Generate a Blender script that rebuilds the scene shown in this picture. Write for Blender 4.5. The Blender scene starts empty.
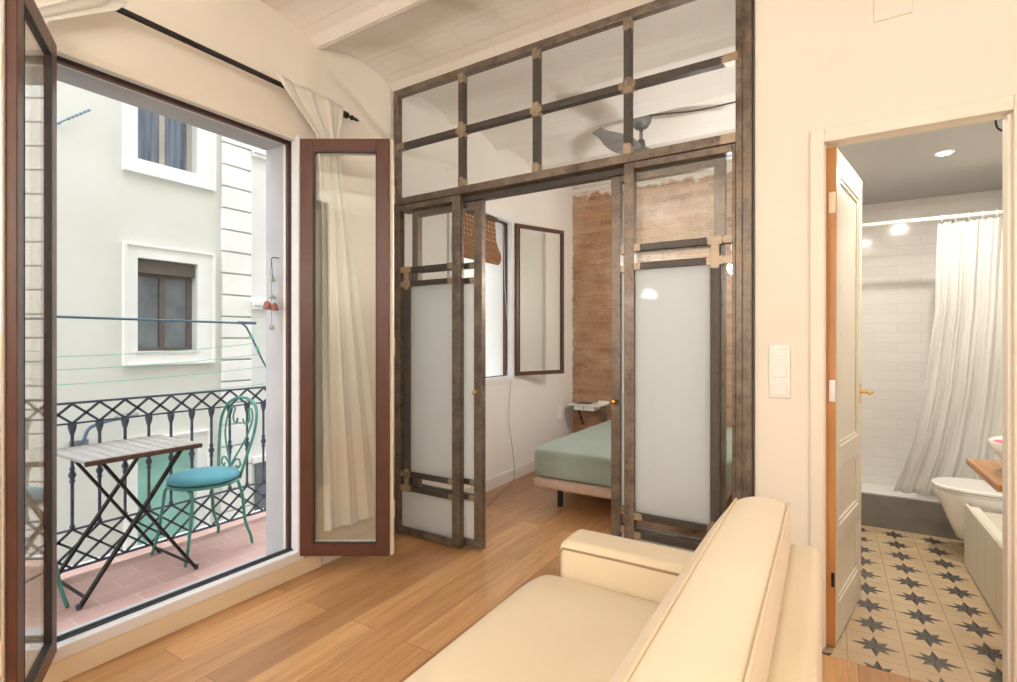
import bpy, bmesh, math, random
from mathutils import Vector, Matrix
random.seed(7)
PI = math.pi
SC = bpy.context.scene
COL = SC.collection

# ------------------------------------------------------------------ node helpers
class V:
    """a float socket with arithmetic"""
    def __init__(s, nt, sock): s.nt, s.s = nt, sock
    def op(s, o, kind, rev=False, c=None):
        n = s.nt.nodes.new('ShaderNodeMath'); n.operation = kind
        a, b = (o, s) if rev else (s, o)
        for i, x in enumerate((a, b, c)):
            if x is None: continue
            if isinstance(x, V): s.nt.links.new(x.s, n.inputs[i])
            else: n.inputs[i].default_value = x
        return V(s.nt, n.outputs[0])
    def __add__(s, o): return s.op(o, 'ADD')
    def __radd__(s, o): return s.op(o, 'ADD')
    def __sub__(s, o): return s.op(o, 'SUBTRACT')
    def __rsub__(s, o): return s.op(o, 'SUBTRACT', True)
    def __mul__(s, o): return s.op(o, 'MULTIPLY')
    def __rmul__(s, o): return s.op(o, 'MULTIPLY')
    def __truediv__(s, o): return s.op(o, 'DIVIDE')
    def __rtruediv__(s, o): return s.op(o, 'DIVIDE', True)
    def f(s, kind, o=None, c=None): return s.op(o, kind, False, c)

class M:
    def __init__(s, name, color=(.8, .8, .8), rough=.5, metal=0, spec=None, coat=0):
        s.m = bpy.data.materials.new(name); s.m.use_nodes = True
        s.nt = s.m.node_tree; s.b = s.nt.nodes['Principled BSDF']
        s.b.inputs['Base Color'].default_value = (*color, 1)
        s.b.inputs['Roughness'].default_value = rough
        s.b.inputs['Metallic'].default_value = metal
        if spec is not None: s.b.inputs['Specular IOR Level'].default_value = spec
        if coat: s.b.inputs['Coat Weight'].default_value = coat
        s._tc = None
    def n(s, t, **kw):
        n = s.nt.nodes.new(t)
        for k, v in kw.items(): setattr(n, k, v)
        return n
    def l(s, a, b): s.nt.links.new(a.s if isinstance(a, V) else a, b)
    def pos(s):
        if s._tc is None: s._tc = s.n('ShaderNodeTexCoord').outputs['Object']
        return s._tc
    def xyz(s):
        sp = s.n('ShaderNodeSeparateXYZ'); s.l(s.pos(), sp.inputs[0])
        return [V(s.nt, o) for o in sp.outputs]
    def comb(s, x, y, z=0.0):
        c = s.n('ShaderNodeCombineXYZ')
        for i, a in enumerate((x, y, z)):
            if isinstance(a, V): s.l(a, c.inputs[i])
            else: c.inputs[i].default_value = a
        return c.outputs[0]
    def mapv(s, scale=(1, 1, 1), rot=(0, 0, 0), loc=(0, 0, 0)):
        m = s.n('ShaderNodeMapping'); s.l(s.pos(), m.inputs['Vector'])
        m.inputs['Scale'].default_value = scale; m.inputs['Rotation'].default_value = rot
        m.inputs['Location'].default_value = loc
        return m.outputs[0]
    def noise(s, scale, detail=4, vec=None, rough=.5, dist=0):
        t = s.n('ShaderNodeTexNoise'); s.l(vec or s.pos(), t.inputs['Vector'])
        t.inputs['Scale'].default_value = scale; t.inputs['Detail'].default_value = detail
        t.inputs['Roughness'].default_value = rough; t.inputs['Distortion'].default_value = dist
        return V(s.nt, t.outputs['Fac'])
    def ramp(s, v, lo, hi):
        r = s.n('ShaderNodeMapRange'); s.l(v, r.inputs[0])
        r.inputs[1].default_value = lo; r.inputs[2].default_value = hi
        return V(s.nt, r.outputs[0])
    def mix(s, fac, a, b, blend='MIX'):
        m = s.n('ShaderNodeMix', data_type='RGBA', blend_type=blend)
        for x, i in ((fac, 0), (a, 6), (b, 7)):
            if isinstance(x, (V, bpy.types.NodeSocket)): s.l(x, m.inputs[i])
            elif i == 0: m.inputs[0].default_value = x
            else: m.inputs[i].default_value = (*x, 1)
        return m.outputs[2]
    def color(s, c): s.l(c, s.b.inputs['Base Color'])
    def bump(s, h, strength=.3, dist=.01):
        b = s.n('ShaderNodeBump'); b.inputs['Strength'].default_value = strength
        b.inputs['Distance'].default_value = dist
        s.l(h, b.inputs['Height']); s.l(b.outputs[0], s.b.inputs['Normal'])
    def brick(s, vec, w, h, mortar, c1, c2, cm, offset=.5, smooth=.1, bias=0.0):
        t = s.n('ShaderNodeTexBrick'); s.l(vec, t.inputs['Vector'])
        t.offset = offset; t.offset_frequency = 2
        t.inputs['Scale'].default_value = 1
        t.inputs['Brick Width'].default_value = w; t.inputs['Row Height'].default_value = h
        t.inputs['Mortar Size'].default_value = mortar; t.inputs['Mortar Smooth'].default_value = smooth
        t.inputs['Bias'].default_value = bias
        for k, c in (('Color1', c1), ('Color2', c2), ('Mortar', cm)): t.inputs[k].default_value = (*c, 1)
        return t.outputs['Color'], V(s.nt, t.outputs['Fac'])

def mottled(name, c1, c2, scale=6, rough=.5, metal=0, bs=.15, bscale=40, bd=.003, lo=.35, hi=.65, coat=0, rv=0):
    m = M(name, c1, rough, metal, coat=coat)
    m.color(m.mix(m.ramp(m.noise(scale, 5), lo, hi), c1, c2))
    if bs: m.bump(m.noise(bscale, 3), bs, bd)
    if rv: m.l(m.noise(scale * 2, 3) * rv + (rough - rv / 2), m.b.inputs['Roughness'])
    return m.m

MAT = {}
MAT['wall'] = mottled('wall_paint', (.80, .755, .68), (.835, .79, .715), 1.5, .75, bs=.12, bscale=9, bd=.01)
MAT['bedwall'] = mottled('bedroom_paint', (.80, .77, .725), (.84, .81, .77), 1.5, .75, bs=.1, bscale=9, bd=.01)
MAT['bathceil'] = mottled('grey_bathroom_ceiling', (.40, .39, .375), (.43, .42, .405), 2, .7)  # one even grey, darker than the vaulted ceiling
MAT['trimwhite'] = mottled('cream_gloss_paint', (.79, .74, .655), (.82, .775, .69), 4, .35)
MAT['skirt'] = mottled('white_skirting_paint', (.78, .74, .68), (.82, .78, .72), 4, .4)
MAT['sillwood'] = mottled('cream_sill_board', (.74, .62, .44), (.78, .67, .50), 3, .45)
MAT['whiteplastic'] = mottled('white_plastic', (.86, .855, .84), (.88, .875, .86), 4, .3, bs=0)
MAT['framegrey'] = mottled('taupe_window_frame', (.40, .36, .33), (.46, .42, .39), 6, .5, bs=0)
MAT['whitemetal'] = mottled('white_aluminium', (.76, .77, .80), (.80, .81, .84), 4, .35, bs=0)
MAT['brown'] = mottled('brown_lacquered_aluminium', (.085, .030, .019), (.105, .037, .024), 12, .38, bs=.04, bscale=200)
MAT['brass'] = mottled('brass', (.72, .40, .10), (.80, .48, .15), 15, .28, 1, bs=0)
MAT['black'] = mottled('black_metal', (.012, .011, .011), (.025, .022, .02), 15, .45, .3)
MAT['gasket'] = mottled('black_rubber_gasket', (.02, .02, .025), (.03, .03, .035), 15, .6, bs=0)
MAT['chrome'] = mottled('brushed_metal', (.55, .55, .56), (.65, .65, .66), 20, .3, 1, bs=0)
MAT['ceramic'] = mottled('white_ceramic', (.84, .83, .81), (.86, .85, .83), 3, .08, bs=0, coat=.5)
MAT['railblue'] = mottled('slate_blue_ironwork', (.065, .08, .115), (.11, .135, .18), 20, .5, .2)
MAT['rackblue'] = mottled('blue_grey_tube', (.10, .17, .25), (.14, .22, .30), 20, .4, .3, bs=0)
MAT['greenline'] = mottled('green_plastic_cord', (.22, .60, .47), (.28, .66, .52), 5, .5, bs=0)
MAT['green'] = mottled('teal_green_enamel', (.06, .25, .205), (.10, .33, .27), 18, .4, .1)
MAT['concrete'] = mottled('grey_microcement', (.175, .165, .15), (.25, .235, .215), 5, .6, bs=.2)
MAT['reveal'] = mottled('grey_render_reveal', (.43, .435, .46), (.50, .505, .53), 3, .8, bs=.3, bscale=30)
MAT['facade'] = mottled('pale_grey_green_render', (.66, .665, .625), (.71, .715, .68), .7, .9, bs=.15, bscale=8)
MAT['facadewhite'] = mottled('white_stone_trim', (.80, .80, .79), (.87, .87, .86), 1.2, .85, bs=.1, bscale=8)
MAT['facadegrey'] = mottled('pale_grey_stone', (.68, .70, .70), (.76, .77, .77), .9, .85, bs=.1, bscale=8)
MAT['shutterbox'] = mottled('brown_grey_window_frame', (.12, .095, .085), (.16, .13, .115), 3, .5, bs=0)
MAT['darkglass'] = mottled('dim_window_glass', (.10, .12, .15), (.19, .215, .25), 2.2, .08, bs=0, coat=1)
MAT['curtainglass'] = None
MAT['teal'] = mottled('teal_roller_shutter', (.28, .55, .49), (.34, .62, .56), 2, .55, bs=0)
MAT['asphalt'] = mottled('street_paving', (.25, .25, .24), (.34, .34, .33), 3, .9)
MAT['plasterback'] = mottled('building_render', (.62, .58, .50), (.66, .62, .54), 1, .9)
MAT['pink'] = mottled('pink_soap', (.62, .10, .25), (.7, .16, .32), 20, .5, bs=0)
MAT['terracotta_bell'] = mottled('terracotta_bells', (.28, .10, .07), (.36, .14, .10), 30, .5)
MAT['steelgrey'] = mottled('fan_grey_metal', (.20, .215, .22), (.28, .29, .295), 12, .35, .5, bs=0)
MAT['bedbase'] = mottled('blush_bed_base_fabric', (.55, .42, .34), (.60, .47, .39), 20, .9)
MAT['greyfabric'] = mottled('grey_seat_metal', (.32, .36, .33), (.38, .42, .38), 10, .5, bs=0)

def steel(name, a, b, c, rust, rough=.42, metal=.45):
    m = M(name, a, rough, metal)
    n1 = m.ramp(m.noise(9, 6, rough=.65), .35, .65)
    n2 = m.ramp(m.noise(38, 5, rough=.6), .52, .68)
    n3 = m.ramp(m.noise(5.3, 4, dist=.6), .60, .70)
    c1 = m.mix(n1, a, b); c2 = m.mix(n2 * .6, c1, c); c3 = m.mix(n3 * .55, c2, rust)
    m.color(c3); m.bump(m.noise(60, 4), .12, .003)
    m.l(n1 * .25 + rough - .1, m.b.inputs['Roughness'])
    return m.m
MAT['steel'] = steel('raw_mill_steel', (.12, .095, .077), (.235, .192, .152), (.07, .055, .047), (.26, .15, .075), .38, .5)
MAT['darksteel'] = steel('dark_painted_steel', (.060, .050, .043), (.085, .072, .062), (.04, .034, .03), (.09, .065, .05), .5, .2)
MAT['weld'] = steel('ground_bright_weld', (.27, .215, .155), (.40, .32, .235), (.22, .16, .11), (.46, .26, .10), .35, .4)

def wood_floor():
    m = M('oak_plank_floor', rough=.36)
    x, y, z = m.xyz()
    vec = m.comb(y + 3.0, x + 4.03)
    col, fac = m.brick(vec, 1.55, .165, .0016, (.74, .42, .19), (.42, .21, .085), (.15, .075, .03), offset=.37, smooth=.2)
    rn, _ = m.brick(vec, 1.55, .165, .0, (0, 0, 0), (1, 1, 1), (0, 0, 0), offset=.37)
    rv = m.n('ShaderNodeSeparateColor'); m.l(rn, rv.inputs[0]); rv = V(m.nt, rv.outputs[0])
    g = m.noise(1, 7, m.comb(x * 38.0, y * 2.2 + rv * 13.0, rv * 9.0), .62, .4)
    g2 = m.noise(1, 3, m.comb(x * 7.0, y * 1.1 + rv * 31.0, rv * 5.0), .5, .8)
    c = m.mix(m.ramp(g,   .35, .7) * .5, col, (.25, .115, .04))
    c = m.mix(m.ramp(g2, .5, .8) * .45, c, (.62, .38, .19))
    vo = m.n('ShaderNodeTexVoronoi'); m.l(m.comb(x * 1.9, y * 1.05), vo.inputs['Vector']); vo.inputs['Scale'].default_value = 1.25
    kn = m.ramp(V(m.nt, vo.outputs['Distance']) + m.noise(30, 2) * .05, .125, .06)
    c = m.mix(kn * .8, c, (.10, .042, .018))
    m.color(c)
    m.l(m.ramp(g, .3, .7) * .14 + .27, m.b.inputs['Roughness'])
    m.bump(g * .3 - fac * 1.0, .18, .003)
    return m.m
MAT['floor'] = wood_floor(); _b = MAT['floor'].node_tree.nodes['Principled BSDF']; _b.inputs['Coat Weight'].default_value = .3; _b.inputs['Coat Roughness'].default_value = .28

def brick_wall():
    m = M('old_exposed_brick', rough=.9)
    x, y, z = m.xyz()
    jit = m.noise(6, 3)
    vec = m.comb(x + jit * .05, z + jit * .03)
    col, fac = m.brick(vec, .285, .0585, .0075, (.31, .145, .075), (.49, .275, .155), (.50, .365, .255), offset=.5, smooth=.45)
    c = m.mix(m.ramp(m.noise(5, 6, rough=.65), .46, .66) * .75, col, (.52, .35, .235))
    c = m.mix(m.ramp(m.noise(22, 5), .55, .75) * .6, c, (.27, .125, .07))
    c = m.mix(m.ramp(m.noise(2.1, 3), .52, .66) * .5, c, (.62, .45, .32))
    # ragged whitewash where the plaster was chipped off at the top and the corner
    top = m.ramp(z + m.noise(9, 4) * .22, 3.02, 3.06)
    c = m.mix(top, c, (.80, .76, .69))
    side = m.ramp(x + m.noise(14, 4) * .05, -2.455, -2.475)
    c = m.mix(side, c, (.78, .72, .64))
    m.color(c)
    m.bump(m.noise(45, 5) * .5 + m.noise(9, 3) * .4 - fac * .9, 1.0, .016)
    return m.m
MAT['brick'] = brick_wall()

def ceiling_mat():
    m = M('painted_vault_tiles', rough=.7)
    x, y, z = m.xyz()
    j = m.noise(4, 3)
    vec = m.comb(x + j * .02, y + .03 + j * .012)
    col, fac = m.brick(vec, .30, .155, .004, (.80, .775, .74), (.83, .805, .77), (.77, .73, .68), offset=.5, smooth=.8)
    m.color(m.mix(m.ramp(m.noise(2.5, 5), .4, .7) * .5, col, (.80, .74, .66)))
    m.bump(m.noise(7, 5) * .5 + m.noise(50, 3) * .12 - fac * .35, .35, .012)
    return m.m
MAT['ceiling'] = ceiling_mat()

def star_tiles():
    m = M('star_cement_tiles', rough=.42)
    x, y, z = m.xyz()
    px = ((x - .062) / .2).f('FRACT') - .5
    py = ((y - 2.58) / .2).f('FRACT') - .5
    r = (px * px + py * py).f('SQRT')
    th = py.f('ARCTAN2', px)
    S = PI / 4
    k = (th + S / 2 + 8 * S).f('MODULO', S) - S / 2          # -S/2..S/2 around each spike
    a = k.f('ABSOLUTE')
    idx = ((th + S / 2 + 8 * S) / S).f('FLOOR').f('MODULO', 2.0)  # 0 axial, 1 diagonal
    R0 = .44 - idx * .10
    ri = .185
    b = S / 2
    ri2 = .19
    edge = (R0 * (ri * math.sin(b))) / (R0 * a.f('SINE') + (b - a).f('SINE') * ri)
    star = r.f('LESS_THAN', edge)
    half = k.f('GREATER_THAN', 0.0)
    base = m.mix(m.ramp(m.noise(5, 5), .35, .7), (.56, .43, .275), (.47, .35, .215))
    g = m.mix(half, (.030, .028, .030), (.085, .08, .078))
    g = m.mix(idx * .3, g, (.15, .135, .12))
    c = m.mix(star, base, g)
    mx = px.f('ABSOLUTE').f('MAXIMUM', py.f('ABSOLUTE'))
    joint = mx.f('GREATER_THAN', .488)
    c = m.mix(joint * .5, c, (.20, .13, .08))
    c = m.mix(m.ramp(m.noise(2.2, 5), .5, .8) * .3, c, (.36, .27, .17))
    m.color(c)
    m.l(m.noise(6, 4) * .3 + .25, m.b.inputs['Roughness'])
    m.bump(0.0 - joint, .25, .002)
    return m.m
MAT['star'] = star_tiles()

def subway():
    m = M('glazed_white_wall_tiles', rough=.12, coat=.3)
    x, y, z = m.xyz()
    vec = m.comb(x + y * 1.0, z + .02)
    col, fac = m.brick(vec, .30, .0765, .0013, (.74, .725, .70), (.78, .765, .74), (.62, .60, .58), offset=.5, smooth=.3)
    m.color(col)
    m.bump(m.noise(6, 3, rough=.4) * .7 - fac * .3, .35, .006)
    return m.m
MAT['subway'] = subway()

def balcony_tiles():
    m = M('red_clay_balcony_tiles', rough=.7)
    x, y, z = m.xyz()
    col, fac = m.brick(m.comb(y, x), .28, .14, .004, (.58, .36, .32), (.66, .43, .385), (.70, .55, .50), offset=.5, smooth=.3)
    m.color(m.mix(m.ramp(m.noise(7, 5), .45, .75) * .5, col, (.66, .46, .42)))
    m.bump(m.noise(30, 3) * .3 - fac, .3, .004)
    return m.m
MAT['redtile'] = balcony_tiles()

def fabric(name, c1, c2, scale=260, bs=.25, wr=0.0, rough=.92, wscale=5):
    m = M(name, c1, rough)
    x, y, z = m.xyz()
    m.color(m.mix(m.ramp(m.noise(3, 5), .35, .7), c1, c2))
    h = m.noise(scale, 2) * .15
    if wr: h = h + m.noise(wscale, 3, dist=.7) * wr
    m.bump(h, bs, .02 if wr else .004)
    m.b.inputs['Sheen Weight'].default_value = .15
    return m.m
MAT['sofa'] = fabric('cream_cotton_upholstery', (.75, .645, .475), (.79, .69, .52), wr=.35, bs=.22, wscale=3.5)
MAT['piping'] = fabric('tan_piping', (.71, .58, .40), (.74, .61, .43))
MAT['darkpiping'] = fabric('brown_piping', (.34, .23, .14), (.40, .28, .17))
MAT['sheet'] = fabric('sage_green_bed_sheet', (.30, .375, .325), (.345, .42, .365), wr=1.2, bs=.6, wscale=5)
MAT['cushion'] = fabric('teal_blue_cushion', (.10, .36, .46), (.13, .42, .52), wr=.3, bs=.3)

def cloth(name, c, tr=.35, sheer=0.0):
    m = M(name, c, .9)
    nt = m.nt; out = nt.nodes['Material Output']
    t = m.n('ShaderNodeBsdfTranslucent'); t.inputs[0].default_value = (*c, 1)
    mx = m.n('ShaderNodeMixShader'); mx.inputs[0].default_value = tr
    m.bump(m.noise(300, 2) * .2 + m.noise(7, 3, dist=.6) * .4, .2, .01)
    nt.links.new(m.b.outputs[0], mx.inputs[1]); nt.links.new(t.outputs[0], mx.inputs[2])
    nt.links.new(mx.outputs[0], out.inputs[0])
    return m.m
MAT['curtain'] = cloth('off_white_curtain_cloth', (.86, .845, .80), .35)
MAT['showercloth'] = cloth('white_shower_curtain_cloth', (.89, .885, .87), .5)

def glass(name, tint=(1, 1, 1), gl=1.0, ior=1.5, rough=.0):
    m = M(name); nt = m.nt; nt.nodes.remove(m.b)
    out = nt.nodes['Material Output']
    tr = m.n('ShaderNodeBsdfTransparent'); tr.inputs[0].default_value = (*tint, 1)
    g = m.n('ShaderNodeBsdfGlossy'); g.inputs['Color'].default_value = (1, 1, 1, 1); g.inputs['Roughness'].default_value = rough
    lw = m.n('ShaderNodeLayerWeight'); fr = V(nt, lw.outputs['Facing']).f('POWER', 5.0) * .96 + .04
    mx = m.n('ShaderNodeMixShader')
    nt.links.new(fr.s, mx.inputs[0]); nt.links.new(tr.outputs[0], mx.inputs[1]); nt.links.new(g.outputs[0], mx.inputs[2])
    nt.links.new(mx.outputs[0], out.inputs[0])
    return m.m
MAT['glass'] = glass('clear_glass', (.97, .98, .975), ior=1.45)
MAT['doorglass'] = glass('double_glazing', (.985, .992, .985), ior=1.5)

def frosted():
    m = M('frosted_glass', (.82, .855, .86), .35, coat=.35)
    m.b.inputs['Coat Roughness'].default_value = .04
    nt = m.nt; out = nt.nodes['Material Output']
    t = m.n('ShaderNodeBsdfTranslucent'); t.inputs[0].default_value = (.90, .935, .96, 1)
    mx = m.n('ShaderNodeMixShader'); mx.inputs[0].default_value = .68
    nt.links.new(m.b.outputs[0], mx.inputs[1]); nt.links.new(t.outputs[0], mx.inputs[2])
    nt.links.new(mx.outputs[0], out.inputs[0])
    return m.m
MAT['frosted'] = frosted()

def emis(name, c, s):
    m = M(name, c); m.b.inputs['Emission Color'].default_value = (*c, 1); m.b.inputs['Emission Strength'].default_value = s
    return m.m
MAT['lampwarm'] = emis('warm_lamp_diffuser', (1, .86, .68), 12)
MAT['lampwhite'] = emis('white_spot_lens', (1, .95, .86), 25)

def wood(name, a, b, axis=0, scale=3, rough=.4):
    m = M(name, a, rough)
    x, y, z = m.xyz(); p = [x, y, z]
    q = [v * (scale if i == axis else scale * 14) for i, v in enumerate(p)]
    g = m.noise(1, 6, m.comb(*q), .6, .5)
    m.color(m.mix(m.ramp(g, .35, .68), a, b)); m.bump(g, .1, .003)
    return m.m
MAT['counter'] = wood('honey_wood_counter', (.50, .26, .105), (.36, .165, .06), 1)
MAT['dooredge'] = wood('bare_orange_pine_edge', (.54, .26, .085), (.40, .17, .05), 2, 2.5)
MAT['slatgrey'] = wood('weathered_grey_slats', (.50, .47, .45), (.34, .32, .31), 0, 4, .6)
MAT['slatedge'] = wood('brown_slat_ends', (.12, .07, .05), (.08, .045, .03), 0, 4, .6)

def chipped():
    m = M('chipped_old_white_paint', rough=.32)
    f = m.ramp(m.noise(14, 6, rough=.7), .665, .70)
    c = m.mix(m.ramp(m.noise(3, 4), .4, .7), (.74, .69, .59), (.68, .63, .53))
    m.color(m.mix(f, c, (.40, .24, .12))); m.bump(m.noise(25, 4), .2, .004)
    return m.m
MAT['oldpaint'] = chipped()

def bamboo():
    m = M('woven_bamboo_slats', rough=.55)
    x, y, z = m.xyz()
    s = (z * 2 * PI / .012).f('SINE')
    n = m.noise(1, 4, m.comb(x * 4.0, y * 5.0, z * 120.0), .5)
    c = m.mix(m.ramp(n, .35, .65), (.22, .10, .04), (.40, .21, .09))
    c = m.mix(m.ramp(s, .3, -.9) * .5, c, (.12, .05, .02))
    th = ((y / .045).f('FRACT') - .5).f('ABSOLUTE').f('LESS_THAN', .10)
    band = (z.f('GREATER_THAN', 2.14)) * ((z / .04).f('FRACT').f('LESS_THAN', .3))
    c = m.mix(th * band, c, (.85, .80, .72))
    m.color(c); m.bump(s, .4, .004)
    return m.m
MAT['bamboo'] = bamboo()

def curtain_glass():
    m = M('curtained_window_glass', rough=.08, coat=1)
    x, y, z = m.xyz()
    s = m.noise(1, 3, m.comb(x, y * 9.0, z * .6), .5)
    m.color(m.mix(m.ramp(s, .35, .65), (.05, .07, .12), (.17, .22, .32)))
    return m.m
MAT['curtainglass'] = curtain_glass()

def tonguegroove():
    m = M('cream_cabinet_boards', rough=.45)
    x, y, z = m.xyz()
    g = (y / .19).f('FRACT').f('LESS_THAN', .03)
    m.color(m.mix(g * .6, (.66, .62, .53), (.30, .25, .18)))
    m.bump(0.0 - g, .4, .004)
    return m.m
MAT['cabboards'] = tonguegroove()

# ------------------------------------------------------------------ mesh helpers
class MB:
    def __init__(s): s.v, s.f = [], []
    def add(s, vs, fs):
        o = len(s.v); s.v += [tuple(p) for p in vs]; s.f += [tuple(i + o for i in f) for f in fs]; return s
    def box(s, x0, x1, y0, y1, z0, z1):
        vs = [(x, y, z) for z in (z0, z1) for y in (y0, y1) for x in (x0, x1)]
        return s.add(vs, [(0, 2, 3, 1), (4, 5, 7, 6), (0, 1, 5, 4), (2, 6, 7, 3), (0, 4, 6, 2), (1, 3, 7, 5)])
    def bar(s, p, q, w, h, up=(0, 0, 1)):
        p, q = Vector(p), Vector(q); d = (q - p).normalized()
        u = d.cross(Vector(up))
        if u.length < 1e-4: u = d.cross(Vector((0, 1, 0)))
        u.normalize(); t = u.cross(d).normalized()
        vs = []
        for c in (p, q):
            for a, b in ((-1, -1), (1, -1), (1, 1), (-1, 1)): vs.append(c + u * (a * w / 2) + t * (b * h / 2))
        return s.add(vs, [(0, 1, 2, 3), (7, 6, 5, 4), (0, 4, 5, 1), (1, 5, 6, 2), (2, 6, 7, 3), (3, 7, 4, 0)])
    def tube(s, pts, r, n=8, closed=False, rads=None):
        pts = [Vector(p) for p in pts]; N = len(pts); vs = []
        prev = None
        for i, p in enumerate(pts):
            if closed: d = pts[(i + 1) % N] - pts[i - 1]
            else: d = pts[min(i + 1, N - 1)] - pts[max(i - 1, 0)]
            d.normalize()
            if prev is None:
                u = d.cross(Vector((0, 0, 1)))
                if u.length < 1e-3: u = d.cross(Vector((1, 0, 0)))
            else: u = prev - d * prev.dot(d)
            if u.length < 1e-6: u = d.cross(Vector((1, .3, 0)))
            u.normalize(); prev = u; t = d.cross(u)
            rr = rads[i] if rads else r
            for k in range(n):
                a = 2 * PI * k / n; vs.append(p + u * (math.cos(a) * rr) + t * (math.sin(a) * rr))
        fs = []
        for i in range(N if closed else N - 1):
            j = (i + 1) % N
            for k in range(n):
                l = (k + 1) % n; fs.append((i * n + k, i * n + l, j * n + l, j * n + k))
        if not closed: fs += [tuple(range(n))[::-1], tuple((N - 1) * n + k for k in range(n))]
        return s.add(vs, fs)
    def lathe(s, prof, c=(0, 0, 0), n=20, sx=1, sy=1, capped=True):
        vs = []
        for r, z in prof:
            for k in range(n):
                a = 2 * PI * k / n; vs.append((c[0] + math.cos(a) * r * sx, c[1] + math.sin(a) * r * sy, c[2] + z))
        fs = []
        for i in range(len(prof) - 1):
            for k in range(n):
                l = (k + 1) % n; fs.append((i * n + k, i * n + l, (i + 1) * n + l, (i + 1) * n + k))
        if capped: fs += [tuple(range(n))[::-1], tuple((len(prof) - 1) * n + k for k in range(n))]
        return s.add(vs, fs)
    def prism(s, poly, axis, a, b):
        """poly of 2D points extruded along axis ('x','y','z') from a to b"""
        def P(u, v, w): return {'x': (w, u, v), 'y': (u, w, v), 'z': (u, v, w)}[axis]
        n = len(poly)
        vs = [P(u, v, a) for u, v in poly] + [P(u, v, b) for u, v in poly]
        fs = [tuple(range(n))[::-1], tuple(range(n, 2 * n))] + [(i, (i + 1) % n, n + (i + 1) % n, n + i) for i in range(n)]
        return s.add(vs, fs)
    def grid(s, P, nu, nv, wrap=False):
        vs = [P(i / nu, j / nv) for i in range(nu + 1) for j in range(nv + 1)]
        fs = [(i * (nv + 1) + j, (i + 1) * (nv + 1) + j, (i + 1) * (nv + 1) + j + 1, i * (nv + 1) + j + 1) for i in range(nu) for j in range(nv)]
        return s.add(vs, fs)
    def build(s, name, mat, parent=None, bevel=0, smooth=False, sub=0, seg=2, solid=0, loc=None, rot=None):
        me = bpy.data.meshes.new(name); me.from_pydata(s.v, [], s.f); me.update()
        bm = bmesh.new(); bm.from_mesh(me); bmesh.ops.recalc_face_normals(bm, faces=bm.faces); bm.to_mesh(me); bm.free()
        me.materials.append(MAT[mat] if isinstance(mat, str) else mat)
        o = bpy.data.objects.new(name, me); COL.objects.link(o)
        if smooth:
            for p in me.polygons: p.use_smooth = True
        if solid:
            m = o.modifiers.new('solid', 'SOLIDIFY'); m.thickness = solid; m.offset = 0
        if bevel:
            m = o.modifiers.new('bevel', 'BEVEL'); m.width = bevel; m.segments = seg; m.limit_method = 'ANGLE'; m.angle_limit = math.radians(40)
            if seg > 2:
                for p in me.polygons: p.use_smooth = True
                w = o.modifiers.new('wn', 'WEIGHTED_NORMAL')
        if sub:
            m = o.modifiers.new('sub', 'SUBSURF'); m.levels = m.render_levels = sub
        if parent is not None:
            o.parent = parent
        if loc is not None: o.location = loc
        if rot is not None: o.rotation_euler = rot
        return o

def tag(o, label=None, cat=None, group=None, kind=None):
    for k, v in (('label', label), ('category', cat), ('group', group), ('kind', kind)):
        if v: o[k] = v
    return o
def empty(name, loc=(0, 0, 0), rz=0, ry=0):
    o = bpy.data.objects.new(name, None); COL.objects.link(o); o.location = loc; o.rotation_euler = (0, ry, rz)
    o.empty_display_size = .1
    return o
def struct(name, mb, mat, **k): return tag(mb.build(name, mat, **k), kind='structure')
def thing(name, label, cat, loc=(0, 0, 0), rz=0, group=None, kind=None): return tag(empty(name, loc, rz), label, cat, group, kind)
def copy_tree(o, parent=None):
    c = o.copy(); COL.objects.link(c); c.parent = parent
    for ch in list(o.children): copy_tree(ch, c)
    return c
def L(a, b, t): return a + (b - a) * t

# ------------------------------------------------------------------ room shell
XL = -2.5      # face of the window wall
YP = 2.56      # plane of the steel screen and bathroom wall
def wall_with_holes(mb, xa, xb, y0, y1, z0, z1, holes):
    """wall slab in x, running along y, holes = (y0,y1,z0,z1) sorted by y"""
    y = y0
    for (a, b, c, d) in holes:
        mb.box(xa, xb, y, a, z0, z1)
        if c > z0: mb.box(xa, xb, a, b, z0, c)
        if d < z1: mb.box(xa, xb, a, b, d, z1)
        y = b
    mb.box(xa, xb, y, y1, z0, z1)
DO = (.72, 1.80, -.03, 2.40)       # balcony opening
WO = (3.12, 4.07, .95, 2.40)       # bedroom window opening
w = MB(); wall_with_holes(w, -2.62, XL, -2.3, YP, -.2, 3.2, [DO]); struct('wall_left', w, 'wall')
w = MB(); wall_with_holes(w, -2.62, XL, YP, 5.5, -.2, 3.2, [WO]); struct('wall_bedroom_left', w, 'bedwall')
w = MB(); wall_with_holes(w, -2.78, -2.621, -2.3, 2.5, -.2, 3.2, [DO]); struct('wall_exterior', w, 'reveal')
w = MB(); wall_with_holes(w, -2.78, -2.621, 2.501, 5.5, -.2, 3.2, [WO]); struct('wall_exterior_bedroom', w, 'facadewhite')
w = MB().box(-3.0, -.1, 5.385, 5.55, -.2, 3.2); struct('wall_brick', w, 'brick')
w = MB().box(-2.78, 2.0, -2.4, -2.3, -.2, 3.2); struct('wall_back', w, 'wall')
w = MB().box(1.9, 2.0, -2.3, YP, -.2, 3.2); struct('wall_right', w, 'wall')
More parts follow.
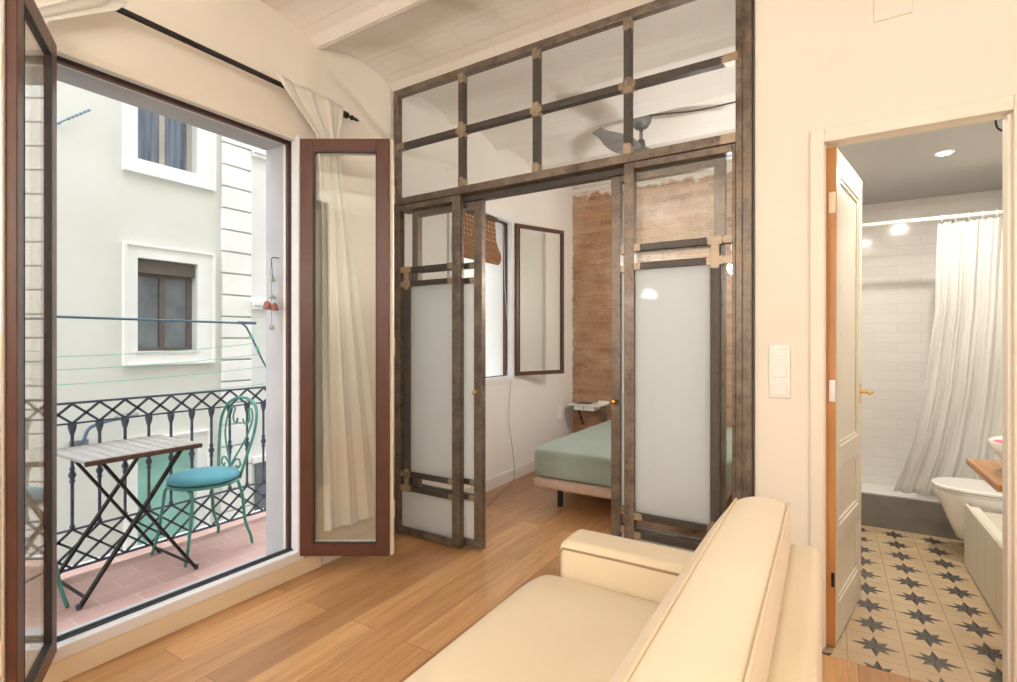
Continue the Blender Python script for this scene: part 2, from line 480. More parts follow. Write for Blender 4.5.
# bathroom wall with the door opening
DX0, DX1, DZ = -.02, .562, 2.13
w = MB().box(-.287, DX0, YP, 2.625, 0, 3.2).box(DX1, 2.0, YP, 2.625, 0, 3.2).box(DX0, DX1, YP, 2.625, DZ, 3.2)
struct('wall_bathroom', w, 'wall')
w = MB().box(-.287, -.12, 2.626, 5.384, 0, 3.2); struct('wall_between_bedroom_bathroom', w, 'bedwall')
w = MB().box(-.12, 1.3, 5.1, 5.2, 0, 2.4); struct('wall_shower_back', w, 'subway')
w = MB().box(1.15, 1.3, 2.626, 5.1, 0, 2.4); struct('wall_bathroom_right', w, 'subway')
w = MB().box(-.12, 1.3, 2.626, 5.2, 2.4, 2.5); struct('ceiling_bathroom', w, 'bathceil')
struct('floor', MB().box(-2.62, 2.0, -2.3, 2.50, -.1, 0).box(-2.62, -.2, 2.50, 5.5, -.1, 0), 'floor')
struct('floor_bathroom', MB().box(-.2, 1.9, 2.50, 5.2, -.1, .001), 'star')
# vaulted ceiling: shallow barrels running across the room
def ceiling():
    prof = []
    ridge0, pitch = 1.94 - 7 * .62, .62
    for k in range(14):
        a = ridge0 + k * pitch
        prof.append((a - .012, 2.975)); prof.append((a + .012, 2.975))
        for i in range(1, 12):
            t = i / 12; prof.append((L(a + .012, a + pitch - .012, t), 2.975 + .078 * (1 - (2 * t - 1) ** 2) ** .8))
    prof = [p for p in prof if -2.45 < p[0] < 5.5]
    n = len(prof); vs, fs = [], []
    xs = [-2.6, 2.0]
    for x in xs:
        for y, z in prof: vs.append((x, y, z))
    for x in xs:
        for y, z in prof: vs.append((x, y, 3.25))
    for i in range(n - 1):
        fs.append((i, i + 1, n + i + 1, n + i)); fs.append((2 * n + i, 3 * n + i, 3 * n + i + 1, 2 * n + i + 1))
        fs.append((i, 2 * n + i, 2 * n + i + 1, i + 1)); fs.append((n + i, n + i + 1, 3 * n + i + 1, 3 * n + i))
    fs.append((0, n, 3 * n, 2 * n)); fs.append((n - 1, 3 * n - 1, 4 * n - 1, 2 * n - 1))
    o = MB().add(vs, fs); o = o.build('ceiling', 'ceiling'); tag(o, kind='structure')
ceiling()
# skirting boards
struct('baseboard_bedroom', MB().box(XL, -2.485, YP + .1, 5.385, 0, .105), 'skirt', bevel=.003)
struct('baseboard_left', MB().box(XL, -2.485, 1.96, YP - .03, 0, .10), 'skirt', bevel=.003)
# architrave round the bathroom door
t = MB().box(-.072, DX0, 2.535, YP, 0, DZ + .055).box(DX1, .614, 2.535, YP, 0, DZ + .055).box(DX0, DX1, 2.535, YP, DZ, DZ + .055)
struct('trim_1', t, 'trimwhite', bevel=.004)
t = MB().box(DX0, DX0 + .006, YP, 2.625, 0, DZ - .006).box(DX1 - .012, DX1, YP, 2.625, 0, DZ - .006)
struct('trim_2', t, 'trimwhite')

# ------------------------------------------------------------------ bathroom door (door_3), hinged on its left
def bath_door():
    d = tag(empty('door_3', (-.004, 2.565, 0), math.radians(79), math.radians(.9)), 'old panelled white door with bare orange wood edge, open into the bathroom', 'door', kind='structure')
    W, H, T = .61, 2.122, .044
    z0 = .012
    # local x along the leaf, y thickness
    f = MB().box(.004, .075, -T / 2, T / 2, z0, H).box(W - .075, W, -T / 2, T / 2, z0, H)
    rails = [(z0, .17), (.42, .50), (.74, .84), (H - .11, H)]
    for a, b in rails: f.box(.075, W - .075, -T / 2, T / 2, a, b)
    f.build('door_frame', 'oldpaint', d, bevel=.003)
    for (a, b) in ((.17, .42), (.50, .74), (.84, H - .11)):
        p = MB().box(.075, W - .075, -.010, .010, a, b)
        p.build('door_panel', 'oldpaint', d)
        mo = MB()
        for s in (-1, 1):
            y0, y1 = sorted((s * .010, s * .017))
            mo.box(.075, .092, y0, y1, a, b).box(W - .092, W - .075, y0, y1, a, b).box(.092, W - .092, y0, y1, a, a + .017).box(.092, W - .092, y0, y1, b - .017, b)
        mo.build('panel_moulding', 'oldpaint', d, bevel=.003)
    tag(MB().box(.0, .0045, -T / 2 - .001, T / 2 + .001, z0, H).build('door_edge', 'dooredge', d), 'bare orange wood edge')
    MB().box(-.002, 0, -.020, .006, 1.84, 1.93).build('hinge_plate', 'sillwood', d, bevel=.001)
    MB().box(-.0015, 0, -.020, -.008, .26, .32).build('old_mortise', 'black', d)
    MB().box(-.002, 0, -.021, .002, 1.04, 1.13).build('strike_plate', 'chrome', d)
    h = MB()
    for s in (-1, 1):
        h.tube([(W - .04, s * .02, 1.05), (W - .04, s * .065, 1.05), (W - .05, s * .072, 1.05), (W - .13, s * .072, 1.048)], .008, 8)
        h.lathe([(.022, -.004), (.022, .004)], (0, 0, 0), 12) if False else None
        h.box(W - .06, W - .02, s * .021 - .003, s * .021 + .003, .99, 1.09)
    h.build('door_handle', 'brass', d, smooth=False, bevel=.002)
bath_door()

# ------------------------------------------------------------------ balcony window frame
def frame_ring(mb, xa, xb, y0, y1, z0, z1, wd, bottom=None):
    mb.box(xa, xb, y0, y0 + wd, z0, z1).box(xa, xb, y1 - wd, y1, z0, z1).box(xa, xb, y0 + wd, y1 - wd, z1 - wd, z1)
    b = bottom if bottom is not None else wd
    if b: mb.box(xa, xb, y0 + wd, y1 - wd, z0, z0 + b)
    return mb
w1 = tag(empty('window_1', (XL, 1.26, .07)), kind='structure')
w1.location = (0, 0, 0)
MB().box(-2.535, -2.47, .705, .735, .089, 2.425).build('window_frame', 'whitemetal', w1, bevel=.004)
MB().box(-2.535, -2.47, 1.79, 1.825, .089, 2.425).build('window_frame', 'whitemetal', w1, bevel=.004)
MB().box(-2.535, -2.47, .735, 1.79, .089, .140).build('threshold', 'whitemetal', w1, bevel=.004)
MB().box(-2.535, -2.492, .735, 1.79, 2.398, 2.425).build('window_head', 'trimwhite', w1, bevel=.004)
frame_ring(MB(), -2.575, -2.550, .715, 1.803, .075, 2.405, .020, .055).build('brown_frame', 'brown', w1, bevel=.003)
frame_ring(MB(), -2.549, -2.531, .729, 1.795, .135, 2.402, .007, .014).build('gasket', 'gasket', w1)
MB().box(-2.53, -2.515, .735, 1.79, .1405, .1455).build('threshold_strip', 'gasket', w1)
struct('trim_3', MB().box(-2.50, -2.475, .58, 1.95, 0, .088), 'sillwood', bevel=.004)   # cream sill board
struct('trim_4', MB().box(-2.80, -2.56, .725, 1.797, -.02, .05), 'reveal', bevel=.004)

# ------------------------------------------------------------------ hinged window leaves
def leaf(name, hinge, ang, W, z0, z1, s, label, st=.072, T=.058):
    """leaf in local x, interior side is +y*s ; exterior face brown"""
    d = tag(empty(name, (hinge[0], hinge[1], 0), ang), label, 'window leaf', kind='structure')
    def ring(mb, ya, yb, a0, a1, b0, b1, wd):
        ya, yb = sorted((ya * s, yb * s))
        mb.box(a0, a0 + wd, ya, yb, b0, b1).box(a1 - wd, a1, ya, yb, b0, b1)
        mb.box(a0 + wd, a1 - wd, ya, yb, b0, b0 + wd).box(a0 + wd, a1 - wd, ya, yb, b1 - wd, b1); return mb
    ring(MB(), -.012, .014, .008, W - .016, z0 + .004, z1 - .004, st).build('brown_frame', 'brown', d, bevel=.003)
    ring(MB(), .014, T - .012, .0, W, z0, z1, st + .005).build('inner_frame', 'trimwhite', d, bevel=.004)
    ring(MB(), -.013, .0, .012 + st - .002, W - .012 - st + .002, z0 + st, z1 - st, .007).build('gasket', 'gasket', d)
    for ya, yb in ((-.002, .002), (.016, .020)):
        ya, yb = sorted((ya * s, yb * s)); MB().box(.06, W - .06, ya, yb, z0 + .06, z1 - .06).build('pane', 'doorglass', d)
    y0, y1 = sorted((.018 * s, .034 * s))
    MB().box(W, W + .003, y0, y1, z0 + .1, z1 - .1).build('lock_strip', 'chrome', d)
    kb = MB()
    for z in (z0 + .25, (z0 + z1) / 2, z1 - .3): kb.box(W + .002, W + .006, y0 - .002, y1 + .002, z - .05, z + .05)
    kb.build('lock_keep', 'sillwood', d, bevel=.002)
    hb = MB()
    for z in (z0 + .03, z1 - .10): hb.lathe([(.011, 0), (.011, .09)], (-.002, .045 * s, z), 10)
    hb.build('hinge', 'whitemetal', d)
    return d
AR = math.atan2(.529, .849)
leaf('door_2', (-2.460, 1.787), AR, .51, .12, 2.40, 1, 'open balcony door leaf with brown frame, curtain behind its glass')
leaf('door_1', (-2.455, .735), math.radians(-27.5), .50, .135, 2.40, -1, 'open balcony door leaf seen edge-on at the left margin')
leaf('window_3', (-2.475, 4.085), math.radians(67), .61, .965, 2.385, 1, 'open bedroom window sash with brown frame', st=.034, T=.05)

w2 = tag(empty('window_2'), kind='structure')
frame_ring(MB(), -2.54, -2.485, 3.13, 4.09, .93, 2.42, .04).build('window_frame', 'whitemetal', w2, bevel=.004)
frame_ring(MB(), -2.58, -2.541, 3.15, 4.07, .945, 2.405, .03).build('brown_frame', 'brown', w2, bevel=.003)
frame_ring(MB(), -2.55, -2.535, 3.165, 4.055, .965, 2.385, .012).build('gasket', 'gasket', w2)
MB().box(-2.62, -2.49, 3.12, 4.10, .905, .93).build('window_sill', 'skirt', w2, bevel=.004)

# ------------------------------------------------------------------ curtain rod + curtains
rod = thing('curtain_rod', 'black curtain rod above the open balcony door', 'curtain rod')
MB().tube([(-2.41, .40, 2.62), (-2.41, 2.04, 2.62)], .013, 10).build('rod', 'black', rod, smooth=True)
for y in (.42, 2.02):
    b = MB().tube([(-2.5, y, 2.60), (-2.455, y, 2.60), (-2.43, y, 2.607), (-2.41, y, 2.607)], .007, 8).box(-2.5, -2.492, y - .015, y + .015, 2.57, 2.63)
    b.build('bracket', 'black', rod)
e = 2.04
MB().tube([(-2.41, e + .00, 2.62), (-2.41, e + .035, 2.62), (-2.41, e + .04, 2.62), (-2.41, e + .055, 2.62), (-2.41, e + .07, 2.62), (-2.41, e + .085, 2.62), (-2.41, e + .10, 2.62), (-2.41, e + .125, 2.62)], .01, 10,
          rads=[.019, .019, .008, .008, .016, .008, .011, .003]).build('finial', 'black', rod, smooth=True)

def curtain(name, label, rows, parent=None, folds=7, amp=.022, mat='curtain', nu=84, nv=46, group=None):
    """rows: list of (v, z, ya, yb, x) from top to bottom; hangs in the y direction"""
    def P(u, v):
        for i in range(len(rows) - 1):
            if v <= rows[i + 1][0] + 1e-9: break
        a, b = rows[i], rows[i + 1]; t = (v - a[0]) / (b[0] - a[0]); t = t * t * (3 - 2 * t) if i else t
        z, ya, yb, x = (L(a[k], b[k], t) for k in (1, 2, 3, 4))
        ph = 2 * PI * folds * u
        A = amp * (1 - .45 * (1 - v)) 
        return (x + A * math.sin(ph + .6 * math.sin(3 * v)) + .35 * A * math.sin(2.3 * ph + 4 * v), L(ya, yb, u + .012 * math.sin(ph * 2 + 1)), z + .012 * math.sin(5 * u + 2) * v)
    mb = MB().grid(P, nu, nv)
    return mb.build(name, mat, parent, smooth=True, solid=.0015)
c = curtain('curtain', '', [(0, 2.65, 1.60, 2.02, -2.383), (.035, 2.60, 1.635, 2.02, -2.383), (.11, 2.42, 1.84, 1.985, -2.385), (.30, 1.95, 1.87, 2.07, -2.385), (.65, 1.1, 1.865, 2.20, -2.38), (1, .24, 1.86, 2.31, -2.35)], folds=3, amp=.016)
tag(c, 'off-white curtain hanging behind the glass of the open right balcony leaf', 'curtain', 'balcony door curtains')
c = curtain('curtain', '', [(0, 2.65, .45, .94, -2.383), (.035, 2.60, .44, .91, -2.383), (.11, 2.45, .40, .70, -2.40), (.30, 1.95, .34, .60, -2.39), (1, .24, .30, .58, -2.39)], folds=4, amp=.015)
tag(c, 'off-white curtain bunched at the top left, behind the edge-on balcony leaf', 'curtain', 'balcony door curtains')

# ------------------------------------------------------------------ steel and glass screen
scr = thing('steel_glass_screen', 'raw steel and glass partition between living room and bedroom', 'glass partition', kind='thing')
YA, YB = 2.545, 2.59
BX0, BX1 = -2.5, -.336
def sbar(name, x0, x1, z0, z1, mat='steel', ya=YA, yb=YB, bev=.003, parent=None):
    return MB().box(x0, x1, ya, yb, z0, z1).build(name, mat, parent or scr, bevel=bev)
sbar('post', -2.5, -2.462, 0, 2.985); sbar('post', -.366, -.336, 0, 2.985); 
sbar('wall_channel', -.336, -.297, 0, 2.985, ya=2.535); sbar('wall_channel', -.297, -.2875, 0, 2.985, 'darksteel', ya=2.545)
sbar('top_rail', -2.462, -.366, 2.935, 2.985)
MB().box(-2.462, -.366, 2.535, 2.655, 2.20, 2.245).build('beam', 'steel', scr, bevel=.003)
MB().box(-2.462, -.366, 2.597, 2.652, 2.165, 2.199).build('sliding_track', 'darksteel', scr)
MX = (-1.934, -1.408, -.876)
for x in MX: sbar('mullion', x - .019, x + .019, 2.245, 2.935, 'darksteel')
xs = [-2.462] + [m for m in MX] + [-.366]
for i in range(4):
    a = xs[i] + (.019 if i else 0); b = xs[i + 1] - (.019 if i < 3 else 0)
    sbar('transom', a, b, 2.577, 2.615, 'darksteel')
    for z0, z1 in ((2.245, 2.577), (2.615, 2.935)):
        MB().box(a, b, 2.565, 2.570, z0, z1).build('pane', 'glass', scr)
def weld(x, z, arms, hw=.0195, ln=.046, ya=None, yb=None, parent=None):
    """ground-bright star-shaped weld at a crossing; arms subset of 'LRUD'"""
    rnd = random.Random(int((x * 977 + z * 131) * 100))
    pts = []
    def arm(dx, dz, on):
        px, pz = -dz, dx   # perpendicular
        if on:
            l = ln * rnd.uniform(.8, 1.2)
            for k, (s, t) in enumerate(((-1, 0), (-1, .35), (-.95, .75), (-.6, .7), (-.35, 1.0), (.1, .72), (.45, .95), (.7, .7), (.95, .8), (1, .35), (1, 0))):
                t2 = t * rnd.uniform(.85, 1.1)
                pts.append((x + dx * (hw + (l - hw) * t2) + px * hw * s, z + dz * (hw + (l - hw) * t2) + pz * hw * s))
        else:
            pts.append((x + dx * hw - px * hw, z + dz * hw - pz * hw)); pts.append((x + dx * hw + px * hw, z + dz * hw + pz * hw))
    for ch, dx, dz in (('R', 1, 0), ('U', 0, 1), ('L', -1, 0), ('D', 0, -1)): arm(dx, dz, ch in arms)
    ya_ = YA if ya is None else ya; yb_ = YB if yb is None else yb
    MB().prism(pts, 'y', ya_ - .0018, yb_ + .0018).build('weld_joint', 'weld', parent or scr)
for x in MX:
    weld(x, 2.596, 'LRUD'); weld(x, 2.925, 'D', .0195, .05); weld(x, 2.256, 'U', .0195, .05)
weld(-2.452, 2.596, 'R', .0195, .05); weld(-.376, 2.596, 'L', .0195, .06); weld(-.386, 2.222, 'L', .022, .06, 2.535, 2.655)
# fixed side lights
def panel_members(par, x0, x1, ztop, ya, yb, side, sw, bar=None, left_sw=None):
    """a door-like panel; bar = x-range of the inner dark bar; returns nothing"""
    lw, rw = sw
    S = lambda n, a, b, c, d, m='steel': MB().box(a, b, ya, yb, c, d).build(n, m, par, bevel=.003)
    S('stile', x0, x0 + lw, .01, ztop); S('stile', x1 - rw, x1, .01, ztop)
    S('top_rail', x0 + lw, x1 - rw, ztop - .035, ztop); S('bottom_rail', x0 + lw, x1 - rw, .01, .055)
    y0, y1 = ya + .006, yb - .006
    R = ((.393, .428), (.298, .333), (1.655, 1.690), (1.748, 1.783))
    for a, b in R: MB().box(x0 + lw, x1 - rw, y0, y1, a, b).build('cross_rail', 'darksteel', par, bevel=.002)
    gy0, gy1 = (ya + yb) / 2 - .0025, (ya + yb) / 2 + .0025
    G = lambda n, a, b, c, d, m: MB().box(a, b, gy0, gy1, c, d).build(n, m, par)
    G('pane', x0 + lw, x1 - rw, 1.783, ztop - .035, 'glass'); G('pane', x0 + lw, x1 - rw, 1.69, 1.748, 'glass'); G('pane', x0 + lw, x1 - rw, .333, .393, 'glass')
    G('frosted_pane', x0 + lw, x1 - rw, .055, .298, 'frosted')
    if bar:
        S2 = MB().box(bar[0], bar[1], y0 - .002, y1 + .002, .428, 1.655).box(bar[0], bar[1], y0, y1, .333, .393).box(bar[0], bar[1], y0, y1, 1.69, 1.748)
        S2.build('inner_bar', 'darksteel', par, bevel=.002)
        if bar[0] - x0 < x1 - bar[1]: wide, narrow = (bar[1], x1 - rw), (x0 + lw, bar[0])
        else: wide, narrow = (x0 + lw, bar[0]), (bar[1], x1 - rw)
        G('frosted_pane', *wide, .428, 1.655, 'frosted'); G('pane', *narrow, .428, 1.655, 'glass')
        bc = sum(bar) / 2
        for z in (.315, .41, 1.672, 1.766): weld(bc, z, {1.766: 'LR', .315: 'LR'}.get(z, 'LRUD'), .020, .040, y0 - .003, y1 + .003, par)
        for zz in (.363, 1.719): MB().box(bc - .019, bc + .019, y0 - .004, y1 + .004, zz - .03, zz + .03).build('weld_joint', 'weld', par, bevel=.002)
    else:
        G('frosted_pane', x0 + lw, x1 - rw, .428, 1.655, 'frosted')
    for z in (.315, .41, 1.672, 1.766):
        weld(x0 + lw, z, 'R', .018, .040, y0 - .001, y1 + .001, par); weld(x1 - rw, z, 'L', .018, .040, y0 - .001, y1 + .001, par)
panel_members(scr, -2.462, -1.940, 2.199, YA, YB, 0, (.022, .062), (-2.412, -2.362))
panel_members(scr, -.892, -.366, 2.199, YA, YB, 1, (.052, .014), (-.476, -.434))
# sliding doors
def knob(par, x, z, ya, yb):
    for s, y in ((-1, ya), (1, yb)):
        pr = [(.009, 0), (.007, .006), (.006, .012), (.012, .018), (.0155, .026), (.013, .034), (.006, .038)]
        m = MB(); vs = []
        n = 14
        for r, h in pr:
            for k in range(n): a = 2 * PI * k / n; vs.append((x + math.cos(a) * r, y + s * h, z + math.sin(a) * r))
        fs = [(i * n + k, i * n + (k + 1) % n, (i + 1) * n + (k + 1) % n, (i + 1) * n + k) for i in range(len(pr) - 1) for k in range(n)]
        fs += [tuple(range(n)), tuple((len(pr) - 1) * n + k for k in range(n))]
        m.add(vs, fs).build('knob', 'brass', par, smooth=True)
s1 = thing('sliding_door', 'steel framed frosted sliding door with brass knob, on the left of the opening', 'sliding door', group='sliding doors of the steel screen')
panel_members(s1, -2.384, -1.814, 2.16, 2.602, 2.645, 0, (.052, .060)); knob(s1, -1.850, .978, 2.602, 2.645)
s2 = thing('sliding_door', 'steel framed sliding door with brass knob, beside the bed on the right of the opening', 'sliding door', group='sliding doors of the steel screen')
panel_members(s2, -.983, -.418, 2.16, 2.602, 2.645, 0, (.052, .050)); knob(s2, -.960, .978, 2.602, 2.645)
for o in (s1, s2): o['group'] = 'sliding doors of the steel screen'

# ------------------------------------------------------------------ sofa
so = thing('sofa', 'cream upholstered sofa seen from behind its right end', 'sofa')
Y0, Y1 = -.15, 1.85
MB().box(-.84, -.03, Y0 + .02, Y1 - .02, .10, .30).build('base', 'sofa', so, bevel=.02, seg=3)
MB().box(-.112, -.020, Y0, Y1 - .0, .10, .672).build('back_frame', 'sofa', so, bevel=.032, seg=5)
def arm(y0, y1):
    a = MB().box(-.835, -.12, y0, y1, .10, .578).build('armrest', 'sofa', so, bevel=.034, seg=5)
    # piping around the inner and front panel
    for y in (y0 + .0115, ):
        pts = [(-.832, y, .12), (-.834, y - .002, .45), (-.831, y - .004, .53), (-.815, y - .010, .553), (-.6, y - .012, .556), (-.16, y - .012, .556)]
        MB().tube(pts, .0042, 6).build('piping', 'darkpiping', a, smooth=True)
arm(1.672, Y1); arm(Y0, Y0 + .175)
def soft_box(x0, x1, y0, y1, z0, z1, e=.18, puff=.012, nx=18, ny=30, nz=6):
    """rounded cushion: superellipsoid-like box"""
    cx, cy, cz = (x0 + x1) / 2, (y0 + y1) / 2, (z0 + z1) / 2; hx, hy, hz = (x1 - x0) / 2, (y1 - y0) / 2, (z1 - z0) / 2
    bm = bmesh.new(); bmesh.ops.create_cube(bm, size=2)
    bmesh.ops.subdivide_edges(bm, edges=bm.edges, cuts=13, use_grid_fill=True)
    vs = []
    r = e
    for v in bm.verts:
        p = [v.co.x * hx, v.co.y * hy, v.co.z * hz]
        h = [hx, hy, hz]; c = [max(-h[i] + r, min(h[i] - r, p[i])) for i in range(3)]
        d = Vector([p[i] - c[i] for i in range(3)])
        if d.length > 1e-9: d = d.normalized() * r
        q = Vector(c) + d
        fx = max(0, 1 - (q.x / hx) ** 2); fy = max(0, 1 - (q.y / hy) ** 2)
        q.z += puff * (1 if q.z > 0 else -1) * min(1, fx * 2) * min(1, fy * 4) * abs(q.z) / hz
        vs.append((q.x + cx, q.y + cy, q.z + cz))
    bm.verts.index_update(); fs = [tuple(v.index for v in f.verts) for f in bm.faces]; bm.free()
    return MB().add(vs, fs)
soft_box(-.905, -.16, Y0 + .18, 1.668, .315, .474, e=.05, puff=.014).build('seat_cushion', 'sofa', so, smooth=True, sub=1)
# back cushion: lofted profile
prof = [(-.385, .475), (-.408, .51), (-.395, .57), (-.352, .66), (-.288, .765), (-.248, .820), (-.230, .832), (-.20, .846), (-.155, .850), (-.115, .845), (-.092, .835), (-.086, .78), (-.095, .68), (-.115, .60), (-.125, .48), (-.28, .462)]
def cush(y0, y1):
    n = len(prof); cx, cz = -.27, .63
    st = [(0, .90), (.006, .945), (.02, .975), (.07, .99), (.2, 1.0), (.5, 1.005), (.8, 1.0), (.93, .99), (.98, .975), (.994, .945), (1, .90)]
    m = MB(); vs = []
    for t, k in st:
        for x, z in prof: vs.append((cx + (x - cx) * k, L(y0, y1, t), .455 + (z - .455) * (k if k < 1 else k)))
    fs = [(i * n + j, i * n + (j + 1) % n, (i + 1) * n + (j + 1) % n, (i + 1) * n + j) for i in range(len(st) - 1) for j in range(n)]
    fs += [tuple(range(n)), tuple((len(st) - 1) * n + j for j in range(n))]
    o = m.add(vs, fs).build('back_cushion', 'sofa', so, smooth=True, sub=2)
    for (x, z) in ((-.240, .8270), (-.0955, .838)):
        pts = []
        for t, k in st[2:-2]: pts.append((cx + (x - cx) * k, L(y0, y1, t), .455 + (z - .455) * k + .001))
        fine = []
        for i in range(len(pts) - 1):
            for q in range(4): fine.append(tuple(L(pts[i][a], pts[i + 1][a], q / 4) for a in range(3)))
        fine.append(pts[-1])
        MB().tube(fine, .0035, 6).build('piping', 'piping', o, smooth=True)
    return o
cush(Y0 + .19, 1.725)
for x in (-.78, -.08):
    for y in (Y0 + .08, Y1 - .08): MB().lathe([(.018, 0), (.024, .10)], (x, y, 0), 12).build('leg', 'counter', so, smooth=False)

# ------------------------------------------------------------------ bedroom
bed = thing('bed', 'double bed with sage green fitted sheet against the brick wall', 'bed')
mt = soft_box(-1.985, -.60, 3.50, 5.36, .235, .472, e=.045, puff=.010).build('mattress', 'sheet', bed, smooth=True, sub=1)
MB().box(-1.97, -.615, 3.52, 5.36, .15, .235).build('bed_base', 'bedbase', bed, bevel=.03, seg=4)
for x in (-1.79, -.78):
    for y in (3.64, 5.2): MB().lathe([(.022, 0), (.024, .155)], (x, y, 0), 14).build('leg', 'black', bed)
# night shelf
ns = thing('wall_nightstand', 'small white floating bedside shelf with drawer on the brick wall', 'nightstand')
MB().box(-2.41, -2.05, 5.10, 5.384, .592, .607).build('shelf_top', 'whiteplastic', ns, bevel=.002)
d_ = MB().box(-2.35, -2.12, 5.11, 5.36, .545, .590).build('drawer', 'whiteplastic', ns, bevel=.002)
MB().lathe([(.005, 0), (.008, .012)], (-2.235, 5.10, .567), 8).build('knob', 'black', d_)
MB().bar((-2.30, 5.12, .545), (-2.36, 5.375, .36), .014, .014).build('bracket', 'black', ns)
MB().bar((-2.10, 5.30, .592), (-2.10, 5.375, .40), .03, .03).build('bracket', 'steelgrey', ns)
bk = MB().box(-2.36, -2.20, 5.16, 5.30, .6075, .617).build('book', MAT['shutterbox'], None, bevel=.001)
tag(bk, 'dark closed book lying on the bedside shelf', 'book')
pf = MB().box(-2.16, -2.04, 5.33, 5.375, .608, .632).build('small_box', 'whiteplastic', None, bevel=.002)
tag(pf, 'small pale box at the back of the bedside shelf', 'box')
so_ = MB().box(-2.5, -2.47, 5.03, 5.115, .435, .57).build('wall_phone', 'whiteplastic', None, bevel=.006, seg=3)
tag(so_, 'small white box mounted low on the bedroom wall near the brick', 'wall socket')
def smooth_path(pts, n=8):
    P = [Vector(p) for p in pts]; out = []
    for i in range(len(P) - 1):
        p0 = P[max(i - 1, 0)]; p1 = P[i]; p2 = P[i + 1]; p3 = P[min(i + 2, len(P) - 1)]
        for k in range(n):
            t = k / n
            out.append(.5 * ((2 * p1) + (-p0 + p2) * t + (2 * p0 - 5 * p1 + 4 * p2 - p3) * t * t + (-p0 + 3 * p1 - 3 * p2 + p3) * t ** 3))
    out.append(P[-1]); return out
cb = MB().tube(smooth_path([(-2.46, 3.99, .93), (-2.475, 3.98, .6), (-2.468, 4.03, .3), (-2.478, 4.08, .12), (-2.45, 4.02, .012), (-2.40, 3.75, .006), (-2.30, 3.45, .006), (-2.26, 3.2, .006)]), .0035, 6).build('power_cable', 'greyfabric', None, smooth=True)
tag(cb, 'thin grey cable hanging from the bedroom window to the floor', 'cable')
# bamboo blind in the bedroom window
bl = thing('bamboo_blind', 'brown woven bamboo blind half raised in the bedroom window', 'blind')
MB().box(-2.535, -2.50, 3.15, 3.83, 2.345, 2.375).build('headrail', 'slatedge', bl)
pr = [(-2.52, 2.35), (-2.512, 2.25), (-2.505, 2.17), (-2.485, 2.11), (-2.46, 2.06), (-2.452, 2.01), (-2.465, 1.975), (-2.49, 1.96), (-2.515, 1.98), (-2.53, 2.03), (-2.53, 2.2), (-2.53, 2.35)]
MB().prism(pr, 'y', 3.16, 3.82).build('slat_roll', 'bamboo', bl, smooth=False)
ch_ = MB().tube([(-2.50, 3.93, 2.33), (-2.495, 3.94, 1.8), (-2.48, 4.0, 1.2), (-2.50, 3.98, .97)], .0015, 5).build('pull_cord', 'whiteplastic', bl)

# ceiling fan
fx, fy = -1.24, 3.93
fan = thing('ceiling_fan', 'grey ceiling fan hanging from the vaulted bedroom ceiling', 'ceiling fan')
MB().lathe([(.082, 3.045), (.082, 3.01), (.075, 2.975), (.05, 2.94), (.02, 2.925)], (fx, fy, 0), 24).build('canopy', 'steelgrey', fan, smooth=True)
MB().lathe([(.014, 2.82), (.014, 2.93)], (fx, fy, 0), 12).build('downrod', 'steelgrey', fan, smooth=True)
MB().lathe([(.03, 2.655), (.09, 2.66), (.11, 2.69), (.105, 2.73), (.07, 2.77), (.035, 2.79), (.028, 2.84), (.018, 2.85)], (fx, fy, 0), 28).build('motor', 'steelgrey', fan, smooth=True)
MB().lathe([(.02, 2.60), (.05, 2.608), (.068, 2.63), (.065, 2.66)], (fx, fy, 0), 24).build('light_bowl', 'ceramic', fan, smooth=True)
for k in range(3):
    a = math.radians(259 + 120 * k); b = MB()
    vs = []
    for i in range(9):
        t = i / 8; r = L(.10, .62, t); wd = .035 + .05 * math.sin(PI * min(1, t * 1.1 + .12)) ** .7 * (1 if t < .95 else .8)
        for s_ in (-1, 1): vs.append((r, s_ * wd, 2.735 + s_ * wd * .30))
    m = [(math.cos(a) * x - math.sin(a) * y + fx, math.sin(a) * x + math.cos(a) * y + fy, z) for x, y, z in vs]
    b.add(m, [(2 * i, 2 * i + 1, 2 * i + 3, 2 * i + 2) for i in range(8)]).build('blade', 'steelgrey', fan, solid=.008)
cb = MB().tube(smooth_path([(fx + .06, fy - .02, 3.015), (fx + .2, fy - .05, 2.985), (fx + .42, fy - .02, 2.97), (-.55, 3.95, 2.985), (-.275, 3.97, 3.0)]), .006, 6).build('ceiling_cable', 'black', None, smooth=True)
tag(cb, 'black cable running from the ceiling fan along the vaulted ceiling', 'cable')

# ------------------------------------------------------------------ wall switch, hatch plate
sw = thing('light_switch', 'white triple light switch on the wall left of the bathroom door', 'light switch')
MB().box(-.229, -.147, 2.547, YP, 1.045, 1.278).build('plate', 'whiteplastic', sw, bevel=.003)
for k in range(3):
    z = 1.085 + k * .077
    MB().box(-.216, -.160, 2.540, 2.547, z - .026, z + .026).build('rocker', 'whiteplastic', sw, bevel=.0025)
hp = MB().box(.150, .275, 2.552, YP, 2.585, 2.74).build('cover_plate', 'wall', None, bevel=.003)
tag(hp, 'flat wall-coloured cover plate high above the bathroom door', 'cover plate')

